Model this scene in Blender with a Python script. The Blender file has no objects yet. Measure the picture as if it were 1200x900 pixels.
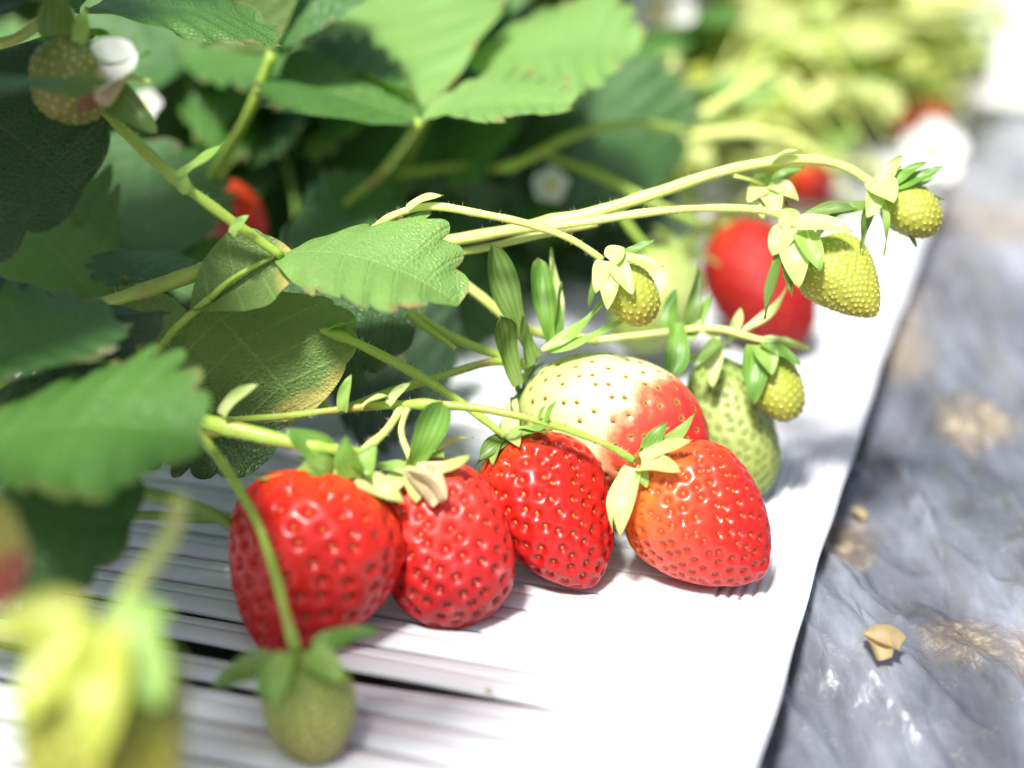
import bpy, math, random
import numpy as np
from mathutils import Vector, noise as mnoise

# ------------------------------------------------------------------ camera, world, sun, exposure
SC = bpy.context.scene
COL = SC.collection
CM = 0.01
F_PX = 1900.0                       # focal length in pixels of a 1200 px wide frame
PITCH = math.radians(21.5)
CAM_Z = 0.194
cam_data = bpy.data.cameras.new('camera')
cam_data.sensor_width = 36.0
cam_data.lens = 36.0 * F_PX / 1200.0
cam_data.clip_start = 0.01
cam_data.clip_end = 500.0
cam_data.dof.use_dof = True
cam_data.dof.focus_distance = 0.402
cam_data.dof.aperture_fstop = 4.3
cam_data.dof.aperture_blades = 0
cam = bpy.data.objects.new('camera', cam_data)
COL.objects.link(cam)
cam.location = (0, 0, CAM_Z)
cam.rotation_euler = (math.pi / 2 - PITCH, 0, 0)
SC.camera = cam

SUN_EL, SUN_AZ = math.radians(58), math.radians(-158)      # azimuth clockwise from +Y (away from the camera, to the right)
world = bpy.data.worlds.new('World')
SC.world = world
world.use_nodes = True
wn = world.node_tree
sky = wn.nodes.new('ShaderNodeTexSky')
sky.sky_type = 'NISHITA'
sky.sun_disc = False
sky.sun_elevation = SUN_EL
sky.sun_rotation = SUN_AZ
sky.air_density = 0.7
sky.dust_density = 4.0
sky.ozone_density = 0.7
bg = wn.nodes['Background']
wn.links.new(sky.outputs[0], bg.inputs[0])
bg.inputs[1].default_value = 0.095
sun_data = bpy.data.lights.new('sun', 'SUN')
sun_data.energy = 4.3
sun_data.angle = math.radians(9.0)
sun_data.color = (1.0, 0.975, 0.93)
sun = bpy.data.objects.new('sun', sun_data)
COL.objects.link(sun)
sd = Vector((math.sin(SUN_AZ) * math.cos(SUN_EL), math.cos(SUN_AZ) * math.cos(SUN_EL), math.sin(SUN_EL)))
sun.rotation_euler = sd.to_track_quat('Z', 'Y').to_euler()
SC.view_settings.view_transform = 'Standard'
SC.view_settings.look = 'None'
SC.view_settings.gamma = 1.0
SC.view_settings.use_curve_mapping = False
SC.view_settings.exposure = 0.8
SC.cycles.use_denoising = True
SC.cycles.max_bounces = 10
SC.cycles.transparent_max_bounces = 12
SC.cycles.caustics_reflective = False
SC.cycles.caustics_refractive = False

RND = random.Random(7)
CP, SP = math.cos(PITCH), math.sin(PITCH)


def P(px, py, d):
    """A point of the place: photograph pixel and distance in cm along the view axis -> metres."""
    a = (px - 600) / F_PX
    b = -(py - 450) / F_PX
    k = d * CM
    return Vector((a * k, (CP + b * SP) * k, CAM_Z + (-SP + b * CP) * k))


def G(px, py, z=0.0):
    b = -(py - 450) / F_PX
    d = (CAM_Z - z * CM) / (SP - b * CP) / CM
    return P(px, py, d)


def V(r, u, t):
    """direction: right, up, towards the viewer (tilted frame of the camera)"""
    return Vector((r, u * SP - t * CP, u * CP + t * SP)).normalized()


# ------------------------------------------------------------------ object helpers
def mesh_obj(name, verts, faces, mats, parent=None, origin=None, smooth=True, midx=None, attrs=None, uv=None):
    me = bpy.data.meshes.new(name)
    o0 = np.array(origin if origin is not None else (0, 0, 0), dtype=float)
    vv = np.asarray(verts, dtype=float) - o0
    me.from_pydata(vv.tolist(), [], faces)
    for m in (mats if isinstance(mats, (list, tuple)) else [mats]):
        me.materials.append(m)
    if midx is not None:
        me.polygons.foreach_set('material_index', np.asarray(midx, dtype=np.int32))
    me.polygons.foreach_set('use_smooth', [smooth] * len(me.polygons))
    for k, a in (attrs or {}).items():
        at = me.attributes.new(k, 'FLOAT', 'POINT')
        at.data.foreach_set('value', np.asarray(a, dtype=np.float32))
    if uv is not None:
        ul = me.uv_layers.new(name='UVMap')
        li = np.empty(len(me.loops), dtype=np.int32)
        me.loops.foreach_get('vertex_index', li)
        ul.data.foreach_set('uv', np.asarray(uv, dtype=np.float32)[li].ravel())
    me.update()
    ob = bpy.data.objects.new(name, me)
    COL.objects.link(ob)
    if parent is not None:
        ob.parent = parent
        pw = np.array(world_loc(parent))
        ob.location = Vector(o0 - pw)
    else:
        ob.location = Vector(o0)
    return ob


def world_loc(o):
    v = Vector((0, 0, 0))
    while o is not None:
        v += o.location
        o = o.parent
    return v


def empty(name, loc, parent=None):
    o = bpy.data.objects.new(name, None)
    o.empty_display_size = 0.01
    COL.objects.link(o)
    if parent is not None:
        o.parent = parent
        o.location = Vector(loc) - world_loc(parent)
    else:
        o.location = loc
    return o


def tag(o, label=None, cat=None, group=None, kind=None):
    if label: o['label'] = label
    if cat: o['category'] = cat
    if group: o['group'] = group
    if kind: o['kind'] = kind
    return o


# ------------------------------------------------------------------ materials
def new_mat(name):
    m = bpy.data.materials.new(name)
    m.use_nodes = True
    nt = m.node_tree
    bs = nt.nodes['Principled BSDF']
    return m, nt, bs


def nd(nt, typ, **kw):
    n = nt.nodes.new(typ)
    for k, v in kw.items():
        if k.startswith('i_'):
            key = k[2:]
            n.inputs[int(key) if key.isdigit() else key].default_value = v
        else:
            setattr(n, k, v)
    return n


def noise_tex(nt, scale, detail=3.0, rough=0.55, coord='Object', vec=None, distort=0.0):
    n = nd(nt, 'ShaderNodeTexNoise')
    n.inputs['Scale'].default_value = scale
    n.inputs['Detail'].default_value = detail
    n.inputs['Roughness'].default_value = rough
    n.inputs['Distortion'].default_value = distort
    if vec is None:
        tc = nd(nt, 'ShaderNodeTexCoord')
        nt.links.new(tc.outputs[coord], n.inputs['Vector'])
    else:
        nt.links.new(vec, n.inputs['Vector'])
    return n.outputs['Fac']


def ramp(nt, fac, stops):
    r = nd(nt, 'ShaderNodeValToRGB')
    els = r.color_ramp.elements
    while len(els) < len(stops):
        els.new(0.5)
    for e, (p, c) in zip(els, stops):
        e.position = p
        e.color = (*c, 1.0) if len(c) == 3 else c
    nt.links.new(fac, r.inputs['Fac'])
    return r.outputs['Color']


def math_n(nt, op, a, b=None, c=None, clamp=False):
    n = nd(nt, 'ShaderNodeMath', operation=op, use_clamp=clamp)
    for i, x in enumerate((a, b, c)):
        if x is None: continue
        if isinstance(x, (int, float)): n.inputs[i].default_value = x
        else: nt.links.new(x, n.inputs[i])
    return n.outputs[0]


def mixc(nt, fac, a, b, mode='MIX'):
    n = nd(nt, 'ShaderNodeMix', data_type='RGBA', blend_type=mode)
    if isinstance(fac, (int, float)): n.inputs[0].default_value = fac
    else: nt.links.new(fac, n.inputs[0])
    for i, x in ((6, a), (7, b)):
        if isinstance(x, (tuple, list)): n.inputs[i].default_value = (*x, 1.0)
        else: nt.links.new(x, n.inputs[i])
    return n.outputs[2]


def bump(nt, height, strength, dist, bs):
    b = nd(nt, 'ShaderNodeBump')
    b.inputs['Strength'].default_value = strength
    b.inputs['Distance'].default_value = dist
    nt.links.new(height, b.inputs['Height'])
    nt.links.new(b.outputs[0], bs.inputs['Normal'])
    return b


def add_translucent(nt, bs, col, fac):
    """thin green tissue lets part of the sun through"""
    tr = nd(nt, 'ShaderNodeBsdfTranslucent')
    if isinstance(col, (tuple, list)): tr.inputs[0].default_value = (*col, 1)
    else: nt.links.new(col, tr.inputs[0])
    mx = nd(nt, 'ShaderNodeMixShader')
    mx.inputs[0].default_value = fac
    out = nt.nodes['Material Output']
    nt.links.new(bs.outputs[0], mx.inputs[1])
    nt.links.new(tr.outputs[0], mx.inputs[2])
    nt.links.new(mx.outputs[0], out.inputs[0])


def leaf_material(name, top, under, vein, trans, rough=0.42, yellow_tip=0.0, trans_fac=0.32, brown=0.5):
    m, nt, bs = new_mat(name)
    uvn = nd(nt, 'ShaderNodeUVMap', uv_map='UVMap')
    sep = nd(nt, 'ShaderNodeSeparateXYZ')
    nt.links.new(uvn.outputs[0], sep.inputs[0])
    t_abs = math_n(nt, 'ABSOLUTE', sep.outputs[0])
    ph = math_n(nt, 'FRACT', sep.outputs[1])
    dv = math_n(nt, 'ABSOLUTE', math_n(nt, 'SUBTRACT', ph, 0.72))
    v1 = math_n(nt, 'SUBTRACT', 1.0, math_n(nt, 'DIVIDE', dv, 0.07), clamp=True)
    vm = math_n(nt, 'SUBTRACT', 1.0, math_n(nt, 'DIVIDE', t_abs, 0.035), clamp=True)
    veins = math_n(nt, 'MAXIMUM', v1, vm)
    tc = nd(nt, 'ShaderNodeTexCoord')
    vor = nd(nt, 'ShaderNodeTexVoronoi', feature='DISTANCE_TO_EDGE')
    vor.inputs['Scale'].default_value = 900
    nt.links.new(tc.outputs['Object'], vor.inputs['Vector'])
    net = math_n(nt, 'MULTIPLY', vor.outputs['Distance'], 2.5, clamp=True)
    n1 = noise_tex(nt, 55, 4)
    n2 = noise_tex(nt, 260, 3)
    oi = nd(nt, 'ShaderNodeObjectInfo')
    var = math_n(nt, 'ADD', math_n(nt, 'MULTIPLY', n1, 0.7), math_n(nt, 'MULTIPLY', oi.outputs['Random'], 0.35))
    topc = mixc(nt, var, tuple(c * 0.72 for c in top), tuple(c * 1.3 for c in top))
    topc = mixc(nt, math_n(nt, 'MULTIPLY', veins, 0.45), topc, vein)
    topc = mixc(nt, math_n(nt, 'MULTIPLY', math_n(nt, 'SUBTRACT', 1.0, net), 0.25), topc, vein)
    undc = mixc(nt, math_n(nt, 'MULTIPLY', veins, 0.6), under, tuple(min(1, c * 1.9) for c in under))
    undc = mixc(nt, math_n(nt, 'MULTIPLY', net, 0.45), undc, tuple(c * 0.6 for c in under))
    if yellow_tip > 0:
        s_at = nd(nt, 'ShaderNodeAttribute', attribute_name='s')
        yt = math_n(nt, 'ADD', s_at.outputs['Fac'], math_n(nt, 'MULTIPLY', math_n(nt, 'SUBTRACT', n1, 0.5), 0.35))
        yt = math_n(nt, 'MULTIPLY', math_n(nt, 'SUBTRACT', yt, 0.76), 9.0, clamp=True)
        undc = mixc(nt, math_n(nt, 'MULTIPLY', yt, yellow_tip), undc, (0.52, 0.45, 0.12))
        topc = mixc(nt, math_n(nt, 'MULTIPLY', yt, yellow_tip), topc, (0.52, 0.45, 0.12))
    # dry reddish brown margins in places
    edge = math_n(nt, 'MULTIPLY', math_n(nt, 'SUBTRACT', t_abs, 0.90), 12.0, clamp=True)
    spot = math_n(nt, 'MULTIPLY', math_n(nt, 'SUBTRACT', noise_tex(nt, 110, 2), 0.52), 14.0, clamp=True)
    bm = math_n(nt, 'MULTIPLY', math_n(nt, 'MULTIPLY', edge, spot), brown)
    topc = mixc(nt, bm, topc, (0.32, 0.17, 0.09))
    geo = nd(nt, 'ShaderNodeNewGeometry')
    colr = mixc(nt, geo.outputs['Backfacing'], topc, undc)
    nt.links.new(colr, bs.inputs['Base Color'])
    rg = math_n(nt, 'ADD', math_n(nt, 'MULTIPLY', n2, 0.25), rough - 0.1)
    nt.links.new(rg, bs.inputs['Roughness'])
    bs.inputs['Specular IOR Level'].default_value = 0.55
    h = math_n(nt, 'ADD', math_n(nt, 'MULTIPLY', net, 0.4), math_n(nt, 'MULTIPLY', veins, -0.35))
    h = math_n(nt, 'ADD', h, math_n(nt, 'MULTIPLY', n2, 0.8))
    bump(nt, h, 0.8, 0.0007, bs)
    tcol = mixc(nt, math_n(nt, 'MULTIPLY', veins, 0.5), trans, tuple(c * 0.75 for c in trans))
    add_translucent(nt, bs, tcol, trans_fac)
    return m


M = {}
M['leaf'] = leaf_material('leaf green', (0.056, 0.150, 0.026), (0.13, 0.24, 0.045), (0.14, 0.30, 0.06), (0.16, 0.44, 0.02), trans_fac=0.20)
M['leaf_blue'] = leaf_material('leaf blue green', (0.048, 0.132, 0.026), (0.12, 0.22, 0.07), (0.12, 0.25, 0.09), (0.10, 0.30, 0.03), rough=0.36, trans_fac=0.14)
M['leaf_shaded'] = leaf_material('leaf shaded', (0.022, 0.075, 0.012), (0.08, 0.14, 0.04), (0.07, 0.13, 0.05), (0.07, 0.18, 0.02), trans_fac=0.15)  # shade of the foliage put into the leaf colour
M['leaf_deep_shade'] = leaf_material('leaf deep shade', (0.022, 0.064, 0.016), (0.06, 0.10, 0.05), (0.04, 0.08, 0.05), (0.04, 0.10, 0.03), trans_fac=0.10, rough=0.5)  # deepest leaf shade, likewise painted into the colour
M['leaf_light'] = leaf_material('leaf light', (0.165, 0.315, 0.078), (0.20, 0.32, 0.07), (0.26, 0.42, 0.11), (0.30, 0.62, 0.05), trans_fac=0.24, brown=1.0)
M['leaf_under'] = leaf_material('leaf underside', (0.10, 0.20, 0.05), (0.145, 0.245, 0.06), (0.2, 0.3, 0.1), (0.20, 0.38, 0.04), yellow_tip=0.95, trans_fac=0.30, rough=0.55)
M['leaf_sunlit'] = leaf_material('leaf sunlit', (0.62, 0.68, 0.28), (0.58, 0.64, 0.30), (0.55, 0.62, 0.2), (0.70, 0.78, 0.10), trans_fac=0.42)  # sun glare on the far leaves painted into their colour


def stem_material(name, a, b, red=0.0, trans=0.0):
    m, nt, bs = new_mat(name)
    n1 = noise_tex(nt, 90, 3)
    n2 = noise_tex(nt, 420, 3)
    c = mixc(nt, n1, a, b)
    if red:
        r = math_n(nt, 'MULTIPLY', math_n(nt, 'SUBTRACT', noise_tex(nt, 45, 2), 0.58), 7.0, clamp=True)
        c = mixc(nt, math_n(nt, 'MULTIPLY', r, red), c, (0.30, 0.13, 0.05))
    nt.links.new(c, bs.inputs['Base Color'])
    bs.inputs['Roughness'].default_value = 0.42
    bs.inputs['Subsurface Weight'].default_value = 0.35
    bs.inputs['Subsurface Radius'].default_value = (0.6, 1.0, 0.25)
    bs.inputs['Subsurface Scale'].default_value = 0.0016
    bump(nt, n2, 0.4, 0.0003, bs)
    return m


M['stem'] = stem_material('stem green', (0.24, 0.40, 0.04), (0.40, 0.52, 0.09), red=0.6)
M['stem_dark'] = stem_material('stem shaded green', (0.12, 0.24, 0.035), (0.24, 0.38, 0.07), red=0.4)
M['stem_pale'] = stem_material('stem pale', (0.52, 0.62, 0.13), (0.66, 0.72, 0.26), red=0.35)
M['hair'] = stem_material('stem hair', (0.7, 0.72, 0.5), (0.8, 0.8, 0.6))


def sepal_material(name, a, b, tr, tip_brown=0.0, tf=0.35):
    m, nt, bs = new_mat(name)
    s_at = nd(nt, 'ShaderNodeAttribute', attribute_name='s')
    n1 = noise_tex(nt, 180, 3)
    f = math_n(nt, 'ADD', math_n(nt, 'MULTIPLY', s_at.outputs['Fac'], 0.75), math_n(nt, 'MULTIPLY', math_n(nt, 'SUBTRACT', n1, 0.4), 0.6), clamp=True)
    c = mixc(nt, f, a, b)
    uvn = nd(nt, 'ShaderNodeUVMap', uv_map='UVMap')
    sep = nd(nt, 'ShaderNodeSeparateXYZ')
    nt.links.new(uvn.outputs[0], sep.inputs[0])
    w = nd(nt, 'ShaderNodeMath', operation='SINE')
    nt.links.new(math_n(nt, 'MULTIPLY', sep.outputs[0], 16.0), w.inputs[0])
    c = mixc(nt, math_n(nt, 'MULTIPLY', math_n(nt, 'ADD', w.outputs[0], 1.0), 0.05), c, (0.75, 0.82, 0.4))
    if tip_brown:
        tb = math_n(nt, 'MULTIPLY', math_n(nt, 'SUBTRACT', s_at.outputs['Fac'], 0.9), 10.0, clamp=True)
        c = mixc(nt, math_n(nt, 'MULTIPLY', tb, tip_brown), c, (0.30, 0.13, 0.04))
    nt.links.new(c, bs.inputs['Base Color'])
    bs.inputs['Roughness'].default_value = 0.42
    bump(nt, math_n(nt, 'ADD', w.outputs[0], math_n(nt, 'MULTIPLY', n1, 4.0)), 0.12, 0.0001, bs)
    add_translucent(nt, bs, tr, tf)
    return m


M['sepal_green'] = sepal_material('sepal green', (0.17, 0.34, 0.04), (0.05, 0.18, 0.015), (0.16, 0.48, 0.02), 0.3, 0.22)
M['sepal_dark'] = sepal_material('sepal dark green', (0.16, 0.26, 0.04), (0.04, 0.13, 0.015), (0.08, 0.25, 0.02), 0.3, 0.2)
M['sepal_pale'] = sepal_material('sepal pale yellow', (0.62, 0.71, 0.32), (0.44, 0.58, 0.16), (0.60, 0.75, 0.20), 0.8)
M['sepal_mid'] = sepal_material('sepal mid green', (0.36, 0.54, 0.13), (0.20, 0.40, 0.07), (0.35, 0.65, 0.08), 0.5)


def fruit_material(name, stops, pit_col, pit_mix, rough=0.3, sss=0.22, radius=(1.0, 0.25, 0.12), coat=0.14, side=None, bloom=0.0, patch=0.35):
    """stops: colour along the fruit from the calyx to the tip; 'side' shifts the ripening to one flank"""
    m, nt, bs = new_mat(name)
    t_at = nd(nt, 'ShaderNodeAttribute', attribute_name='t')
    p_at = nd(nt, 'ShaderNodeAttribute', attribute_name='pit')
    q_at = nd(nt, 'ShaderNodeAttribute', attribute_name='flank')
    n1 = noise_tex(nt, 95, 4, 0.6)
    n2 = noise_tex(nt, 700, 3, 0.6)
    f = math_n(nt, 'ADD', t_at.outputs['Fac'], math_n(nt, 'MULTIPLY', math_n(nt, 'SUBTRACT', n1, 0.5), patch))
    if side:
        f = math_n(nt, 'ADD', f, math_n(nt, 'MULTIPLY', q_at.outputs['Fac'], side))
    c = ramp(nt, f, stops)
    c = mixc(nt, math_n(nt, 'MULTIPLY', p_at.outputs['Fac'], pit_mix), c, pit_col)
    if bloom:
        bl = math_n(nt, 'MULTIPLY', math_n(nt, 'SUBTRACT', noise_tex(nt, 140, 5, 0.7), 0.55), 5.0, clamp=True)
        c = mixc(nt, math_n(nt, 'MULTIPLY', bl, bloom), c, (0.75, 0.32, 0.30))
    nt.links.new(c, bs.inputs['Base Color'])
    nt.links.new(math_n(nt, 'ADD', math_n(nt, 'MULTIPLY', n2, 0.25), rough - 0.1), bs.inputs['Roughness'])
    bs.inputs['Subsurface Weight'].default_value = sss
    bs.inputs['Subsurface Radius'].default_value = radius
    bs.inputs['Subsurface Scale'].default_value = 0.0014
    bs.inputs['Coat Weight'].default_value = coat
    bs.inputs['Coat Roughness'].default_value = 0.10
    bs.inputs['Specular IOR Level'].default_value = 0.32
    bump(nt, math_n(nt, 'ADD', math_n(nt, 'MULTIPLY', n2, 0.6), math_n(nt, 'MULTIPLY', noise_tex(nt, 1700, 2), 0.4)), 0.25, 0.00035, bs)
    return m


RED = [(0.0, (0.62, 0.050, 0.012)), (0.25, (0.56, 0.016, 0.010)), (0.75, (0.47, 0.010, 0.008)), (1.0, (0.38, 0.008, 0.008))]
M['ripe'] = fruit_material('ripe flesh', RED, (0.26, 0.004, 0.004), 0.6)
M['ripe_matt'] = fruit_material('ripe flesh matt', [(p_, tuple(x * 0.6 for x in c_)) for p_, c_ in RED], (0.26, 0.004, 0.004), 0.6, rough=0.6, coat=0.0)
M['ripe_orange'] = fruit_material('ripe flesh orange', [(0.0, (0.72, 0.13, 0.025)), (0.3, (0.66, 0.055, 0.014)), (0.65, (0.56, 0.020, 0.010)), (1.0, (0.46, 0.010, 0.010))], (0.34, 0.012, 0.006), 0.65, side=0.25, coat=0.4)
M['ripe_bloom'] = fruit_material('ripe flesh with bloom', [(0.0, (0.72, 0.05, 0.03)), (0.5, (0.60, 0.018, 0.012)), (0.8, (0.40, 0.010, 0.012)), (1.0, (0.32, 0.012, 0.014))], (0.17, 0.004, 0.004), 0.8, bloom=0.4, rough=0.4, coat=0.15)
M['half'] = fruit_material('half ripe flesh', [(0.0, (0.52, 0.56, 0.20)), (0.25, (0.70, 0.68, 0.34)), (0.56, (0.76, 0.66, 0.38)), (0.64, (0.76, 0.36, 0.18)), (0.78, (0.68, 0.07, 0.04)), (1.0, (0.55, 0.02, 0.02))], (0.30, 0.19, 0.04), 0.85, side=0.22, radius=(1, .6, .3), patch=0.75)
M['green'] = fruit_material('unripe flesh', [(0.0, (0.30, 0.40, 0.10)), (0.4, (0.38, 0.45, 0.15)), (1.0, (0.22, 0.28, 0.05))], (0.10, 0.16, 0.025), 0.8, rough=0.4, coat=0.1, radius=(.7, 1, .3))
M['yellow'] = fruit_material('unripe flesh yellow', [(0.0, (0.26, 0.35, 0.04)), (0.5, (0.34, 0.38, 0.05)), (1.0, (0.30, 0.29, 0.035))], (0.55, 0.55, 0.16), 0.3, rough=0.45, coat=0.1, radius=(.7, 1, .3))
M['green_dark'] = fruit_material('unripe flesh dark', [(0.0, (0.20, 0.29, 0.05)), (0.5, (0.23, 0.27, 0.065)), (1.0, (0.20, 0.19, 0.06))], (0.36, 0.38, 0.12), 0.5, rough=0.5, coat=0.05, radius=(.7, 1, .3))


def plain(name, colr, rough=0.5, sss=0.0, var=0.2, scale=300, trans=None):
    m, nt, bs = new_mat(name)
    n = noise_tex(nt, scale, 3)
    c = mixc(nt, n, tuple(x * (1 - var) for x in colr), tuple(min(1, x * (1 + var)) for x in colr))
    nt.links.new(c, bs.inputs['Base Color'])
    bs.inputs['Roughness'].default_value = rough
    if sss:
        bs.inputs['Subsurface Weight'].default_value = sss
        bs.inputs['Subsurface Scale'].default_value = 0.001
    bump(nt, n, 0.3, 0.0003, bs)
    if trans: add_translucent(nt, bs, trans, 0.35)
    return m


M['seed_gold'] = plain('seed gold', (0.46, 0.15, 0.025), 0.35)
M['seed_red'] = plain('seed red', (0.50, 0.10, 0.03), 0.35)
M['seed_brown'] = plain('seed brown', (0.13, 0.085, 0.02), 0.45)
M['seed_green'] = plain('seed green', (0.22, 0.27, 0.05), 0.45)
M['seed_yellow'] = plain('seed yellow', (0.62, 0.60, 0.16), 0.4)
M['petal'] = plain('petal white', (0.86, 0.86, 0.82), 0.6, trans=(0.8, 0.8, 0.7))
M['petal_dry'] = plain('petal dry', (0.56, 0.47, 0.29), 0.7, var=0.5, scale=420, trans=(0.5, 0.38, 0.2))
M['pollen'] = plain('pollen', (0.75, 0.55, 0.08), 0.7)
M['brown_scrap'] = plain('brown scrap', (0.22, 0.11, 0.06), 0.8, var=0.5, scale=900)
M['straw'] = plain('straw scrap', (0.44, 0.34, 0.18), 0.6, var=0.3, scale=400, trans=(0.6, 0.45, 0.2))

# ------------------------------------------------------------------ the setting
EA = math.radians(18.2)
E_DIR = Vector((math.sin(EA), math.cos(EA), 0))           # along the panel's edge, away from the viewer
L_DIR = Vector((-math.cos(EA), math.sin(EA), 0))          # from the edge towards the plants
E0 = G(950, 670)


def UV(u, v, z=0.0):
    """u cm in from the panel's edge, v cm along it, z cm up"""
    return E0 + L_DIR * (u * CM) + E_DIR * (v * CM) + Vector((0, 0, z * CM))


def value_noise(x, y, seed=0):
    xi, yi = np.floor(x).astype(np.int64), np.floor(y).astype(np.int64)
    fx, fy = x - xi, y - yi
    fx = fx * fx * (3 - 2 * fx); fy = fy * fy * (3 - 2 * fy)

    def h(a, b):
        k = (a * 374761393 + b * 668265263 + seed * 974634777) & 0xffffffff
        k = ((k ^ (k >> 13)) * 1274126177) & 0xffffffff
        return ((k ^ (k >> 16)) & 0xffff) / 65535.0
    return (h(xi, yi) * (1 - fx) + h(xi + 1, yi) * fx) * (1 - fy) + (h(xi, yi + 1) * (1 - fx) + h(xi + 1, yi + 1) * fx) * fy


def grid_faces(nr, nc, base=0):
    f = []
    for r in range(nr - 1):
        for c in range(nc - 1):
            a = base + r * nc + c
            f.append((a, a + 1, a + nc + 1, a + nc))
    return f


# soil under everything, one sheet to the horizon
m, nt, bs = new_mat('soil')
c = ramp(nt, noise_tex(nt, 60, 6, 0.7), [(0.2, (0.05, 0.035, 0.022)), (0.5, (0.17, 0.125, 0.08)), (0.62, (0.28, 0.22, 0.14)), (0.8, (0.45, 0.38, 0.27))])
nt.links.new(c, bs.inputs['Base Color'])
bs.inputs['Roughness'].default_value = 0.95
bump(nt, noise_tex(nt, 150, 6, 0.7), 1.0, 0.004, bs)
ax = np.concatenate([-np.geomspace(60, 1, 14), np.linspace(-0.9, 0.9, 10), np.geomspace(1, 60, 14)])
gv = [(x, y + 0.8, -0.040) for y in ax for x in ax]
soil = mesh_obj('ground', gv, grid_faces(len(ax), len(ax)), m)
tag(soil, kind='structure')

# black plastic mulch film, creased, dusty, in places sheer enough to show the soil
us = np.concatenate([np.arange(-46, -22, 0.3), np.arange(-22, 4.01, 0.13)])
vs = np.concatenate([np.arange(-14, 14, 0.13), np.arange(14, 40, 0.3), np.arange(40, 68, 0.7)])
U, Vv = np.meshgrid(us, vs)


def ridge(x, y, sd, p=1.0):
    return (1 - np.abs(2 * value_noise(x, y, sd) - 1)) ** p


wx = U + 0.8 * (value_noise(U / 6, Vv / 8, 3) - 0.5) * 2
wy = Vv + 1.2 * (value_noise(U / 7, Vv / 7, 4) - 0.5) * 2
a1 = wx * 0.83 - wy * 0.55
b1 = wx * 0.55 + wy * 0.83
mod = value_noise(U / 7, Vv / 9, 14)
Z = 1.0 * (value_noise(wx / 8, wy / 12, 5) - 0.5)
Z += 1.0 * ridge(a1 / 3.6, b1 / 26, 6, 1.1) * (0.35 + mod)
Z += 0.55 * ridge((wx * 0.97 - wy * 0.25) / 2.2, (wx * .25 + wy * .97) / 16, 7, 1.1) * (1.4 - mod)
Z += 0.60 * ridge(a1 / 1.5, b1 / 12, 8, 1.6) * mod
Z += 0.42 * ridge((wx * 0.96 - wy * 0.28) / 1.2, (wx * .28 + wy * .96) / 8, 9, 1.8)
Z += 0.20 * ridge(a1 / 0.6, b1 / 4.5, 12, 1.8) * mod
Z += 0.18 * ridge((wx * 0.98 + wy * 0.15) / 0.7, (wx * .15 - wy * .98) / 4.0, 15, 1.3)
Z += 0.05 * ridge((wx * 0.7 - wy * 0.7) / 0.35, (wx + wy) / 2.0, 16, 1.5) * (1.3 - mod)
Z = -3.3 + Z * 1.1
Z = np.where(U > -1.5, np.minimum(Z, -0.8), Z)
pts = [UV(u, v, z) for u, v, z in zip(U.ravel(), Vv.ravel(), Z.ravel())]
m, nt, bs = new_mat('plastic film')
tc = nd(nt, 'ShaderNodeTexCoord')
mp = nd(nt, 'ShaderNodeMapping')
mp.inputs['Rotation'].default_value = (0, 0, math.radians(-16))
mp.inputs['Scale'].default_value = (1.0, 0.25, 1.0)
nt.links.new(tc.outputs['Object'], mp.inputs['Vector'])
big = noise_tex(nt, 22, 5, 0.65, vec=mp.outputs[0], distort=0.15)
fine = noise_tex(nt, 240, 6, 0.75, distort=0.25)
c = ramp(nt, big, [(0.28, (0.035, 0.037, 0.042)), (0.45, (0.09, 0.096, 0.112)), (0.58, (0.18, 0.193, 0.228)), (0.75, (0.36, 0.385, 0.45))])  # pale bluish streaks paint sky reflections into the film's colour
dust_sheen = math_n(nt, 'MULTIPLY', math_n(nt, 'SUBTRACT', fine, 0.58), 5.0, clamp=True)
c = mixc(nt, math_n(nt, 'MULTIPLY', dust_sheen, 0.3), c, (0.42, 0.38, 0.32))
# fine pale scratches
vor = nd(nt, 'ShaderNodeTexVoronoi', feature='DISTANCE_TO_EDGE')
vor.inputs['Scale'].default_value = 120
wp = nd(nt, 'ShaderNodeTexNoise'); wp.inputs['Scale'].default_value = 45
nt.links.new(tc.outputs['Object'], wp.inputs['Vector'])
mx = mixc(nt, 0.06, tc.outputs['Object'], wp.outputs['Color'])
nt.links.new(mx, vor.inputs['Vector'])
scr = math_n(nt, 'SUBTRACT', 1.0, math_n(nt, 'MULTIPLY', vor.outputs['Distance'], 28.0), clamp=True)
scr = math_n(nt, 'MULTIPLY', scr, math_n(nt, 'MULTIPLY', math_n(nt, 'SUBTRACT', noise_tex(nt, 30, 2), 0.5), 6.0, clamp=True))
c = mixc(nt, math_n(nt, 'MULTIPLY', scr, 0.10), c, (0.62, 0.60, 0.56))
# dried mud lying on it
mda = nd(nt, 'ShaderNodeAttribute', attribute_name='mud')
mud = math_n(nt, 'MULTIPLY', math_n(nt, 'SUBTRACT', math_n(nt, 'ADD', mda.outputs['Fac'], math_n(nt, 'MULTIPLY', noise_tex(nt, 30, 5, 0.7, vec=mp.outputs[0]), 0.5)), 0.78), 5.0, clamp=True)
mud = math_n(nt, 'MULTIPLY', mud, math_n(nt, 'MULTIPLY', fine, 1.7, clamp=True))
mudc = ramp(nt, fine, [(0.3, (0.10, 0.07, 0.04)), (0.5, (0.26, 0.20, 0.13)), (0.68, (0.60, 0.52, 0.38))])
sheen_at = nd(nt, 'ShaderNodeAttribute', attribute_name='dust_sheen')
c = mixc(nt, math_n(nt, 'MULTIPLY', sheen_at.outputs['Fac'], math_n(nt, 'ADD', 0.35, math_n(nt, 'MULTIPLY', big, 0.9)), clamp=True), c, (0.50, 0.51, 0.57))  # grazing sheen of the far film painted in as paler colour
c = mixc(nt, mud, c, mudc)
nt.links.new(c, bs.inputs['Base Color'])
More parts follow.
